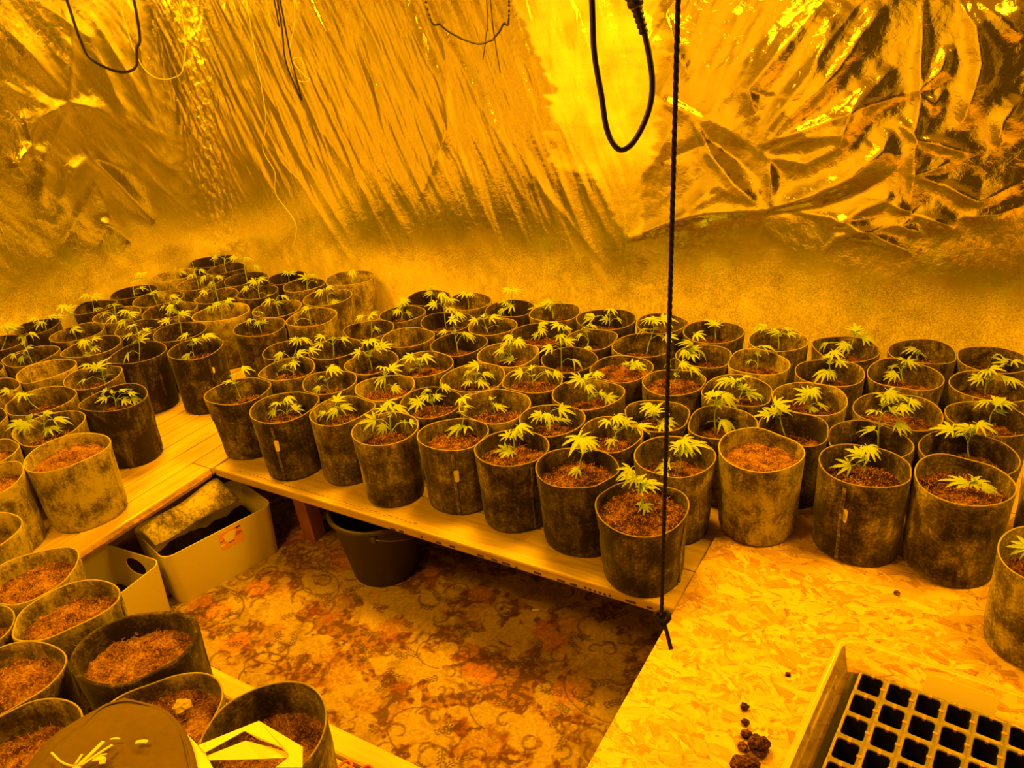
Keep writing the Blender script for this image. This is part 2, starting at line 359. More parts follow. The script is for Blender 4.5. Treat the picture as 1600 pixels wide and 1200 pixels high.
# ------------------------------------------------------------------ carpet
def carpet():
    rng = np.random.RandomState(11)
    x0, x1, y0, y1, st = -2.24, -0.42, 0.78, 1.86, 0.0026
    xs = np.arange(x0, x1, st); ys = np.arange(y0, y1, st); X, Y = np.meshgrid(xs, ys)
    wx = X + 0.007 * (fbm(X * 28, Y * 28, 3) - .5); wy = Y + 0.007 * (fbm(X * 28, Y * 28, 9) - .5)
    C = np.zeros(X.shape + (3,)); cream = np.array([0.54, 0.43, 0.27])
    n = fbm(X * 9, Y * 9, 5, 5, .6); C[:] = cream * (0.72 + 0.5 * n)[..., None]
    _p = fbm(X * 8 + 2.5 * fbm(X * 14, Y * 14, 61), Y * 11, 63, 5, .6)
    red = np.array([0.26, 0.07, 0.03]); brown = np.array([0.10, 0.045, 0.022]); pink = np.array([0.58, 0.29, 0.15])
    def blend(mask, col): C[:] = C * (1 - mask[..., None]) + np.asarray(col) * mask[..., None]
    def win(cx, cy, r):
        return np.where(abs(xs - cx) < r)[0], np.where(abs(ys - cy) < r)[0]
    def local(cx, cy, r, fn):
        ix, iy = win(cx, cy, r)
        if len(ix) < 2 or len(iy) < 2: return
        s = (slice(iy[0], iy[-1] + 1), slice(ix[0], ix[-1] + 1)); res = fn(wx[s] - cx, wy[s] - cy, X[s], Y[s])
        for mask, col in res: C[s] = C[s] * (1 - mask[..., None]) + np.asarray(col) * mask[..., None]
    blend(smooth(.54, .66, _p) * .6, red); blend(smooth(.57, .66, _p) * smooth(.45, .55, fbm(X * 80, Y * 80, 71, 3)) * .8, brown)
    blend(smooth(.62, .72, fbm(X * 13, Y * 13, 83, 5, .6)) * .35, brown * 1.6)
    cl = []
    for i in range(8):
        for j in range(6):
            cl.append((x0 + 0.12 + i * 0.275 + (j % 2) * 0.13 + rng.uniform(-.03, .03), y0 + 0.1 + j * 0.235 + rng.uniform(-.03, .03)))
    for (cx, cy) in cl:                                            # dark red grounds of the bouquets
        R = rng.uniform(.06, .12); el = rng.uniform(.55, .9); a = rng.uniform(0, PI)
        def f(dx, dy, XX, YY):
            u = dx * math.cos(a) + dy * math.sin(a); v = (-dx * math.sin(a) + dy * math.cos(a)) / el
            r = np.hypot(u, v) + 0.075 * (fbm(XX * 30, YY * 30, 21) - .5) * 1.6
            m1 = 1 - smooth(R * .78, R * 1.12, r); n1 = fbm(XX * 60, YY * 60, 31)
            n2 = fbm(XX * 22, YY * 22, 41); return [(m1 * (.25 + .6 * smooth(.35, .6, n2)), red * 1.0), (m1 * smooth(.48, .6, n1) * .8, brown)]
        local(cx, cy, .2, f)
        for q in range(rng.randint(2, 4)):                         # roses
            fx, fy = cx + rng.uniform(-.06, .06), cy + rng.uniform(-.05, .05); rr = rng.uniform(.028, .046); k = rng.randint(5, 8); ph = rng.uniform(0, 6)
            colr = pink * rng.uniform(.75, 1.15) if rng.rand() < .5 else np.array([.55, .40, .22])
            def g(dx, dy, XX, YY):
                r = np.hypot(dx, dy); th = np.arctan2(dy, dx)
                R1 = rr * (1 + .16 * np.abs(np.sin(k * th / 2 + ph)) - .1); m = (1 - smooth(R1 * .85, R1 * 1.1, r)) * .85
                rings = .5 + .5 * np.sin(r / rr * 9 + 2.6 * np.sin(th * 3 + ph) + 1.5 * np.sin(5 * th) + 9 * fbm(XX * 55, YY * 55, 3))
                return [(m * (.6 + .4 * fbm(XX * 60, YY * 60, 91)), colr), (m * smooth(.6, .95, rings) * .5, red)]
            local(fx, fy, .07, g)
    for q in range(170):                                            # scrolls
        cx, cy = rng.uniform(x0, x1), rng.uniform(y0, y1); s = rng.uniform(.018, .05); a0 = rng.uniform(0, 6.28); sg = rng.choice([-1, 1])
        colr = np.array([.12, .06, .03]) * rng.uniform(.8, 1.2)
        def g(dx, dy, XX, YY):
            r = np.hypot(dx, dy); th = (sg * (np.arctan2(dy, dx) - a0)) % (2 * PI)
            best = np.full(r.shape, 9.)
            for turn in range(2):
                t = th + 2 * PI * turn; rs = s * (0.22 + 0.17 * t); ok = (t < 4.9)
                best = np.where(ok, np.minimum(best, abs(r - rs) / (0.0022 + .0035 * np.clip(t / 5, 0, 1))), best)
            return [((1 - smooth(.7, 1.2, best)) * .62, colr)]
        local(cx, cy, s * 1.6, g)
    for q in range(190):                                           # leaf sprigs
        cx, cy = rng.uniform(x0, x1), rng.uniform(y0, y1); a = rng.uniform(0, 6.28); L = rng.uniform(.04, .08)
        colr = np.array([.09, .05, .025])
        def g(dx, dy, XX, YY):
            u = dx * math.cos(a) + dy * math.sin(a); v = -dx * math.sin(a) + dy * math.cos(a) + 4 * u * u
            m = (abs(v) < .0017) & (u > 0) & (u < L)
            mm = m.astype(float) * .8
            for k in range(int(L / .011)):
                for sd in (-1, 1):
                    uu = (u - k * .011 - .006) ; vv = v - sd * .0075
                    p = uu * .8 + vv * sd * .6; q2 = -uu * .6 + vv * sd * .8
                    mm = np.maximum(mm, (1 - smooth(.8, 1.2, np.hypot(p / .0062, q2 / .0026))) * .8)
            return [(mm, colr)]
        local(cx, cy, L * 1.15, g)
    for q in range(34):                                            # long sweeping tendrils
        cx, cy = rng.uniform(x0, x1), rng.uniform(y0, y1); R = rng.uniform(.07, .14); a0 = rng.uniform(0, 6.28)
        def g(dx, dy, XX, YY):
            r = np.hypot(dx, dy * 1.35); th = (np.arctan2(dy, dx) - a0) % (2 * PI)
            return [(((1 - smooth(.0015, .0035, abs(r - R))) * (th < 3.0)) * .8, (.13, .065, .03))]
        local(cx, cy, R * 1.1, g)
    C *= (0.62 + .72 * fbm(X * 190, Y * 190, 77, 2, .7))[..., None]
    P = np.stack([X, Y, 0.0015 * (fbm(X * 160, Y * 160, 55, 2) - .5) + 0 * X], -1)
    me = grid_mesh('carpet', P, np.clip(C, 0, 1), 'pattern'); me.materials.append(M['carpet'])
    o = bpy.data.objects.new('carpet', me); COL.objects.link(o)
    o['kind'] = 'structure'
carpet()

# ------------------------------------------------------------------ foil
BACK_CREASES=[([(-0.679,1.177),(-0.806,1.258),(-0.935,1.32),(-1.043,1.351)],0.0223,0.016),([(-0.679,1.177),(-0.853,1.28),(-1.007,1.379)],0.0173,-0.01),([(-0.679,1.177),(-0.651,1.259),(-0.52,1.44),(-0.474,1.57),(-0.424,1.64)],0.0382,0.022),([(-0.668,1.183),(-0.569,1.3),(-0.441,1.437),(-0.347,1.599),(-0.324,1.633)],0.0333,0.02),([(-0.697,1.301),(-0.723,1.385),(-0.607,1.52),(-0.5,1.645)],0.0383,0.022),([(-0.658,1.205),(-0.465,1.28),(-0.371,1.319),(-0.263,1.357),(-0.202,1.374)],0.0238,0.016),([(-0.656,1.173),(-0.522,1.228),(-0.412,1.239),(-0.373,1.339),(-0.275,1.451)],0.0335,0.02),([(-0.656,1.162),(-0.515,1.143),(-0.417,1.198),(-0.362,1.319)],0.024,0.014),([(-1.161,0.835),(-0.989,0.915),(-0.841,0.955),(-0.633,0.976)],0.0226,0.014),([(-0.633,0.976),(-0.485,1.035),(-0.368,1.104),(-0.28,1.19),(-0.261,1.27)],0.041,0.028),([(-0.632,0.96),(-0.46,0.992),(-0.322,1.053),(-0.233,1.119)],0.0217,-0.012),([(-0.911,1.28),(-0.849,1.169),(-0.751,1.058),(-0.656,0.989)],0.0198,0.013),([(-0.826,1.192),(-0.755,1.149),(-0.661,1.073)],0.0246,-0.01),([(-0.645,1.173),(-0.627,1.063),(-0.629,0.983)],0.0172,0.012),([(-0.94,0.955),(-0.821,1.055),(-0.679,0.992)],0.0299,0.01),([(-1.017,1.143),(-0.85,1.21),(-0.69,1.176)],0.0223,-0.009),([(-1.119,1.069),(-1.03,1.189),(-0.97,1.302)],0.0252,0.009),([(-0.224,1.626),(-0.209,1.503),(-0.197,1.374),(-0.186,1.231),(-0.178,1.1),(-0.169,0.975)],0.0166,0.012),([(-0.126,1.619),(-0.074,1.549),(-0.041,1.443),(-0.051,1.353),(-0.067,1.27)],0.0258,0.02),([(-0.193,1.374),(-0.148,1.428),(-0.133,1.499)],0.0188,0.014),([(-0.192,1.365),(-0.151,1.327),(-0.131,1.373)],0.0142,0.009),([(-0.186,1.227),(-0.117,1.212),(-0.033,1.184)],0.0166,0.013),([(-0.186,1.231),(-0.244,1.279)],0.0142,0.009),([(-0.175,1.111),(-0.08,1.083),(0.017,1.037),(0.124,1.11)],0.0192,0.013),([(-0.176,1.115),(-0.115,1.139),(-0.083,1.163)],0.0143,0.009),([(-0.168,0.986),(-0.091,0.969),(-0.032,0.945)],0.0193,0.013),([(-0.169,0.99),(-0.24,1.018)],0.0169,0.01),([(-0.167,0.975),(-0.191,0.941),(-0.131,0.923)],0.0146,0.008),([(-0.411,0.927),(-0.316,0.999),(-0.224,1.046)],0.0194,0.01),([(-0.544,0.976),(-0.415,0.961),(-0.318,0.922),(-0.202,0.874),(-0.14,0.846)],0.0171,0.009),([(-0.029,0.983),(0.075,0.999),(0.137,1.032)],0.0193,0.01),([(-0.444,0.821),(-0.387,0.894),(-0.212,0.951),(-0.165,0.964)],0.017,0.008),([(0.04,1.204),(0.044,1.279),(0.08,1.351)],0.0284,0.014),([(-0.077,1.616),(-0.004,1.561),(0.052,1.508)],0.0281,0.016),([(-1.022,1.64),(-0.974,1.516),(-0.926,1.41)],0.0223,0.01),([(-1.15,1.689),(-1.092,1.562),(-0.962,1.474)],0.0225,0.009),([(-2.165,1.757),(-2.018,1.46),(-1.898,1.015)],0.0172,0.007),([(-2.649,1.79),(-2.446,1.391),(-2.272,0.957)],0.0216,0.008),([(-2.917,1.808),(-2.708,1.253),(-2.438,0.874)],0.0227,0.008),([(-3.204,1.827),(-2.999,1.4),(-2.722,0.859),(-2.606,0.641)],0.0265,0.008),([(-3.084,1.176),(-2.917,1.009),(-2.718,0.698),(-2.624,0.556)],0.0267,0.012),([(-1.934,1.602),(-1.785,1.306),(-1.583,1.001)],0.0194,0.008),([(-1.638,1.588),(-1.49,1.305),(-1.389,1.085)],0.0159,0.007),([(-1.464,1.71),(-1.475,1.446),(-1.372,1.135)],0.0132,0.006),([(-1.36,1.703),(-1.385,1.11)],0.0106,0.006),([(-1.183,0.942),(-1.178,0.539)],0.0108,0.007),([(-0.797,1.033),(-0.989,0.915)],0.0205,0.006),([(-1.945,1.742),(-1.982,1.255),(-2.183,0.947)],0.0172,0.006),([(-2.365,1.771),(-2.354,1.572),(-2.338,1.199)],0.0182,0.006),([(-1.776,1.381),(-1.538,1.002),(-1.261,0.698)],0.0163,0.005)]
LEFT_CREASES=[([(2.084,1.816),(2.167,1.659),(2.276,1.452)],0.0349,0.016),([(2.277,1.457),(2.107,1.413),(2.039,1.322)],0.0313,0.012),([(2.277,1.457),(2.393,1.413),(2.525,1.288)],0.0324,0.012),([(2.279,1.462),(2.377,1.72),(2.395,1.877)],0.0251,0.01),([(2.039,1.322),(1.913,1.2)],0.0274,0.012),([(2.045,1.321),(2.055,1.184),(1.941,0.993)],0.0417,0.012),([(2.045,1.321),(2.052,1.461)],0.0207,0.008),([(2.279,1.443),(2.084,1.264),(1.969,1.03)],0.0557,0.014),([(2.289,1.21),(2.192,1.17),(1.992,0.965)],0.0424,0.02),([(2.3,1.193),(2.407,1.048),(2.539,0.819)],0.0364,-0.02),([(2.318,1.196),(2.496,1.092),(2.604,0.954)],0.0441,0.014),([(2.276,1.077),(2.134,0.958),(1.971,0.819)],0.0424,0.016),([(2.292,1.073),(2.291,0.917),(2.166,0.76)],0.0361,0.012),([(2.238,0.915),(2.32,0.845),(2.367,0.766)],0.029,0.012),([(2.52,1.274),(2.687,1.085),(2.792,1.03)],0.0339,0.012),([(2.276,1.881),(2.464,1.714),(2.54,1.332),(2.765,1.2)],0.033,0.012),([(2.488,1.873),(2.592,1.591),(2.709,1.274)],0.0295,0.01),([(1.994,1.573),(2.131,1.477),(2.273,1.444)],0.0314,0.008),([(2.72,1.864),(2.714,1.519),(2.751,1.219)],0.0225,0.008)]

def crease(H, U, V, us, vs, pts, w, h):
    best = np.full(H.shape, 1e3); 
    u0 = min(p[0] for p in pts) - 4 * w; u1 = max(p[0] for p in pts) + 4 * w; v0 = min(p[1] for p in pts) - 4 * w; v1 = max(p[1] for p in pts) + 4 * w
    iu = np.where((us > u0) & (us < u1))[0]; iv = np.where((vs > v0) & (vs < v1))[0]
    if len(iu) < 2 or len(iv) < 2: return
    s = (slice(iv[0], iv[-1] + 1), slice(iu[0], iu[-1] + 1)); u = U[s]; v = V[s]
    tot = sum(math.dist(a, b) for a, b in zip(pts, pts[1:])); acc = 0; bd = np.full(u.shape, 9.); bt = np.zeros(u.shape)
    for a, b in zip(pts, pts[1:]):
        L = math.dist(a, b); dx, dy = (b[0] - a[0]) / L, (b[1] - a[1]) / L
        t = np.clip((u - a[0]) * dx + (v - a[1]) * dy, 0, L); px = u - a[0] - t * dx; py = v - a[1] - t * dy
        sd = px * dy - py * dx; d = np.hypot(px, py); c = d < bd
        bt = np.where(c, (acc + t) / tot, bt); bd = np.where(c, d, bd); acc += L
    ww = w * (0.35 + 1.1 * np.sin(np.clip(bt, 0, 1) * PI * .75 + .12))
    prof = np.exp(-(bd / ww) ** 1.35) * np.clip(np.sin(np.clip(bt, 0.02, .98) * PI) ** .6, 0, 1)
    H[s] += h * prof
def foil_sheet(name, us, vs, place, H, attr, label, thick=True):
    U, V = np.meshgrid(us, vs); P = place(U, V, H)
    me = grid_mesh(name, P, attr, 'surf'); me.materials.append(M['foil'])
    o = bpy.data.objects.new(name, me); COL.objects.link(o); tag(o, label, 'foil sheet', 'foil sheets lining the walls'); return o
def streaks(U, V, slope, fa, fl, seed):
    L = math.hypot(1, slope); a = (U + V * slope) / L; l = (-U * slope + V) / L
    a = a + 0.03 * (fbm(U * 3, V * 3, seed + 5, 2) - .5)
    n = fbm(a * fa, l * fl, seed, 4, .55); r = 1 - abs(2 * fbm(a * fa * .6, l * fl * .8, seed + 40, 3, .5) - 1)
    return (n - .5) * .9 + (r - .7) * .7
def back_height(U, V, us, vs, split):
    H = 0.010 * (fbm(U * 2.2, V * 2.2, 101, 3) - .5)
    up = smooth(.72, 1.15, V)
    left = 1 - smooth(-1.25, -1.1, U)
    H += 0.0125 * streaks(U, V, 0.42, 17, 1.7, 7) * (0.25 + .75 * up) * left
    H += 0.006 * streaks(U, V, 0.30, 42, 3.5, 27) * up * left
    corner = np.exp(-((U + 3.55 + (V - .8) * -.10) / .11) ** 2)
    H += 0.022 * (fbm(U * 34, V * 22, 61, 4, .6) - .5) * corner
    H += 0.008 * streaks(U, V, -0.65, 14, 2.2, 87) * (1 - left) * smooth(1.0, 1.4, V) * (1 - smooth(-.55, -.2, U))
    H += 0.005 * (fbm(U * 9, V * 9, 131, 4, .5) - .5) * (1 - left) * smooth(.75, 1.0, V)
    H += 0.0025 * (fbm(U * 24, V * 20, 141, 3, .5) - .5) * (1 - left) * smooth(.6, .9, V)
    for pts, w, h in BACK_CREASES: crease(H, U, V, us, vs, pts, w, h * .95)
    return H
def surf_attr(U, V, back=True):
    d = (1 - smooth(.46, .86, V + 0.16 * (fbm(U * 5, V * 5, 11, 4) - .5)))
    n = fbm(U * 26, V * 22, 13, 5, .65); d = d * (.55 + .5 * n)
    d = d * (.78 + .45 * fbm(U * 16, V * 3, 15, 4, .6)) ; d = np.clip(d * 1.15, 0, .95) * .95 + .04
    paint = np.zeros(U.shape)
    if back:
        ed = 0.06 * (fbm(U * 4, V * 55, 17, 3) - .5) * 2 + 0.03 * (fbm(U * 14, V * 14, 19, 3) - .5)
        l = np.where(V > 1.38, -1.36 + (V - 1.38) * .25, -1.50 + (V - 1.12) * -.1); r = -1.03 + 0 * V
        pm = smooth(0, .02, U - l + ed) * smooth(0, .03, r - U + ed) * smooth(1.07, 1.12, V + ed)
        pm = np.maximum(pm, smooth(0, .015, U + 1.23 + .5 * (V - .9) + ed * .4) * smooth(0, .02, -1.10 - U + ed * .3) * smooth(.82, .86, V))
        pm = np.maximum(pm, .6 * smooth(0, .02, .035 - abs(U + 1.30 + .55 * (V - .68))) * smooth(.58, .6, V) * smooth(.80, .77, V))
        br = fbm(U * 6, V * 90, 23, 3, .6)
        paint = pm * (.22 + .42 * smooth(.3, .7, fbm(U * 5, V * 5, 33, 4)) + .12 * br)
    cr = 0.16 + 0.14 * fbm(U * 6, V * 6, 29, 3)
    if back:
        cr = cr + .8 * np.exp(-((U + 3.55 + (V - .8) * -.10) / .11) ** 2)
    return np.stack([d, paint, cr], -1)
FS = 0.0062
vs = np.arange(0.30, 2.33, FS)
for (ua, ub, off, lab) in [(-3.695, -1.15, 0.0, 'silver foil with long diagonal streak folds on back wall, left of seam'),
                           (-1.17, 1.98, -0.004, 'silver foil with big pinched crumples on back wall, right of seam')]:
    us = np.arange(ua, ub, FS); U, V = np.meshgrid(us, vs)
    H = back_height(U, V, us, vs, 0)
    foil_sheet('foil_sheet', us, vs, lambda U, V, H, off=off: np.stack([U, WY - .012 + off - np.clip(H + .012, 0.001, .2), V], -1), H, surf_attr(U, V), lab)
us = np.arange(-0.98, 2.875, FS * 1.3); U, V = np.meshgrid(us, vs)
H = 0.016 * (fbm(U * 2.0, V * 2.0, 201, 3) - .5) + 0.006 * streaks(U, V, 0.7, 10, 1.6, 207) * smooth(.6, 1.0, V)
H += 0.003 * streaks(U, V, 0.5, 30, 3, 217) * smooth(.9, 1.3, V)
H += 0.006 * (fbm(U * 12, V * 7, 231, 3, .5) - .5) * (1 - smooth(.7, 1.0, V))
for pts, w, h in LEFT_CREASES: crease(H, U, V, us, vs, pts, w, h * .8)
foil_sheet('foil_sheet', us, vs, lambda U, V, H: np.stack([WX + .012 + np.clip(H + .014, 0.001, .2), U, V], -1), H, surf_attr(U, V, False), 'silver foil sheet with pinched star folds lining the left wall')

# ------------------------------------------------------------------ staging tables
TZ = 0.335
def planks(parent, x0, x1, y0, y1, pitch, along, mat, t=0.024, gap=0.005, jitter=0.0008, seed=1):
    rng = random.Random(seed)
    a0, a1 = (y0, y1) if along == 'x' else (x0, x1)
    n = max(1, round((a1 - a0) / pitch)); w = (a1 - a0) / n
    for i in range(n):
        lo, hi = a0 + i * w + gap / 2, a0 + (i + 1) * w - gap / 2; dz = rng.uniform(-jitter, 0)
        b = MB()
        if along == 'x': b.box(x0, x1, lo, hi, TZ - t + dz, TZ + dz)
        else: b.box(lo, hi, y0, y1, TZ - t + dz, TZ + dz)
        b.build('plank', mat, parent, bevel=0.003)
def leg(parent, x, y, w=0.055, lean=(0, 0), top=0.30, name='leg'):
    b = MB(); h = w / 2; vs = []
    for z, k in ((0.0, 1), (top, 0)):
        vs += [(x + lean[0] * k + sx * h, y + lean[1] * k + sy * h, z) for sx, sy in ((-1, -1), (1, -1), (1, 1), (-1, 1))]
    b.add(vs, [(3, 2, 1, 0), (4, 5, 6, 7), (0, 1, 5, 4), (1, 2, 6, 5), (2, 3, 7, 6), (3, 0, 4, 7)])
    return b.build(name, M['leg'], parent, bevel=0.002)
def beam(parent, *a):
    b = MB(); b.box(*a); return b.build('support_beam', M['leg'], parent)
# left table: boards run along the left wall
tl = tag(empty('staging_table', (-2.9, 1.8, 0)), 'low wooden staging table of grooved boards along the left wall', 'table')
root_inv = {}
def at(parent, o):  # keep world placement of a mesh written in world coordinates
    o.matrix_parent_inverse = Matrix.Translation(-Vector(parent.location)); return o
def settle(parent):
    for c in parent.children: at(parent, c)
planks(tl, -3.66, -2.262, 0.80, 2.84, 0.0935, 'y', M['plank_y'], seed=3)
b = MB(); b.box(-2.2605, -2.166, 0.80, 1.440, TZ - .028, TZ + .001); b.build('plank', M['plank_y'], tl, bevel=0.006)
b = MB(); b.box(-2.2605, -2.166, 1.443, 2.84, TZ - .028, TZ - .0005); b.build('plank', M['plank_y'], tl, bevel=0.002)
# splintered lower edge strip under the front board
b = MB(); rng = random.Random(5); n = 60
vs = []; 
for i in range(n + 1):
    y = 0.81 + (1.435 - 0.81) * i / n; j = rng.uniform(-.0025, .0025)
    vs += [(-2.166 + j * .3, y, TZ - .004), (-2.160 + j, y, TZ - .018), (-2.168 + j, y, TZ - .034 + j), (-2.19, y, TZ - .034)]
fs = [(4 * i + k, 4 * i + k + 1, 4 * i + k + 5, 4 * i + k + 4) for i in range(n) for k in range(3)]
b.add(vs, fs); b.build('splintered_edge', M['rough_edge'], tl)
beam(tl, -2.30, -2.25, 0.82, 2.82, 0.25, TZ - .03); beam(tl, -3.62, -3.57, 0.82, 2.82, 0.25, TZ - .03)
for x, y in ((-2.34, 1.68), (-2.34, 2.7), (-3.55, 1.0), (-3.55, 2.7)): leg(tl, x, y, .055, top=.25)
settle(tl)
# back table
tb = tag(empty('staging_table', (-0.2, 2.1, 0)), 'long low wooden staging table along the back wall with worn front board', 'table')
yy = [1.447, 1.605, 1.80, 2.0, 2.2, 2.4, 2.6, 2.84]
for i in range(7):
    b = MB(); b.box(-2.158, 1.95, yy[i], yy[i + 1] - .003, TZ - .033 if i == 0 else TZ - .024, TZ - (0.0 if i == 0 else .0008 * (i % 2 + 1)))
    b.build('plank', M['board_x'] if i < 2 else M['plank_x'], tb, bevel=0.006 if i == 0 else 0.002)
b = MB()                                                           # stamped dashes along the front edge
for x, w, zz in ((-1.371, .02, .31), (-1.338, .016, .311), (-1.262, .008, .314), (-1.201, .018, .312), (-1.152, .018, .314), (-1.056, .02, .312), (-1.01, .018, .312), (-.972, .026, .312), (-.938, .006, .31),
              (-.872, .022, .313), (-.80, .022, .312), (-.762, .02, .312), (-.728, .006, .314), (-.714, .006, .313), (-.70, .006, .312), (-.686, .006, .313), (-.672, .006, .312), (-.658, .006, .313), (-.60, .028, .314), (-.548, .014, .314), (-.518, .012, .313)):
    b.box(x - w / 2, x + w / 2, 1.4455, 1.448, zz - .003, zz + .003)
b.build('stamped_mark', M['ink'], tb)['kind'] = 'stuff'
b = MB(); rng = random.Random(8)                                   # faint printed line on the top of the front board
for i in range(46):
    x = -2.05 + i * .0165 + rng.uniform(-.003, .003); l = rng.uniform(.004, .011); y = 1.468 + rng.uniform(-.003, .003)
    b.box(x, x + l, y, y + rng.uniform(.0015, .005), TZ - .001, TZ + .0006)
b.build('printed_line', plain('faded_print', (0.28, 0.16, 0.08), .7), tb)['kind'] = 'stuff'
beam(tb, -2.10, 1.9, 1.56, 1.61, 0.24, TZ - .025); beam(tb, -2.10, 1.9, 2.70, 2.75, 0.24, TZ - .025)
leg(tb, -1.895, 1.580, .058, (-.02, .03), .24)
for x, y in ((-0.75, 1.98), (0.6, 1.98), (1.8, 1.62), (-1.9, 2.70), (-.6, 2.70), (1.8, 2.70)): leg(tb, x, y, .055, top=.24)
settle(tb)
# near table under the foreground pots
tn = tag(empty('staging_table', (-2.1, 0.3, 0)), 'low table at the bottom left under the foreground pots, smooth edge plank', 'table')
for i, (a, c) in enumerate(((-.2, -.05), (-.047, .103), (.106, .256), (.259, .409), (.412, .562), (.565, .738))):
    b = MB(); b.box(-3.66, -.60, a, c, TZ - .024, TZ - .006 if i == 5 else TZ - .001); b.build('plank', M['plank_x'], tn, bevel=.002)
b = MB(); b.box(-3.66, -.60, .741, .797, TZ - .035, TZ + .002); b.build('plank', M['plank_x'], tn, bevel=0.007)
for x in (-3.5, -1.3, -.68):
    for y in (-.12, .66): leg(tn, x, y, .05, top=.305)
settle(tn)
# OSB board
ob = MB(); z0, z1 = TZ + .0005, TZ + .018
vs = [(-.497, .25), (1.9, .25), (1.9, 2.155), (-.462, 2.155)]
ob.add([(x, y, z0) for x, y in vs] + [(x, y, z1) for x, y in vs], [(3, 2, 1, 0), (4, 5, 6, 7), (0, 1, 5, 4), (1, 2, 6, 5), (2, 3, 7, 6), (3, 0, 4, 7)])
tag(ob.build('osb_board', M['osb']), 'bare strand board sheet laid over the back table at the right', 'board')
tr_ = tag(empty('trestle', (0.6, 0.8, 0)), 'dark wooden trestle carrying the near end of the strand board', 'trestle')
beam(tr_, -.40, 1.85, .40, .45, .27, TZ); beam(tr_, -.40, 1.85, 1.30, 1.35, .27, TZ)
for x in (-.33, 1.75):
    for y in (.425, 1.325): leg(tr_, x, y, .05, top=.27)
settle(tr_)

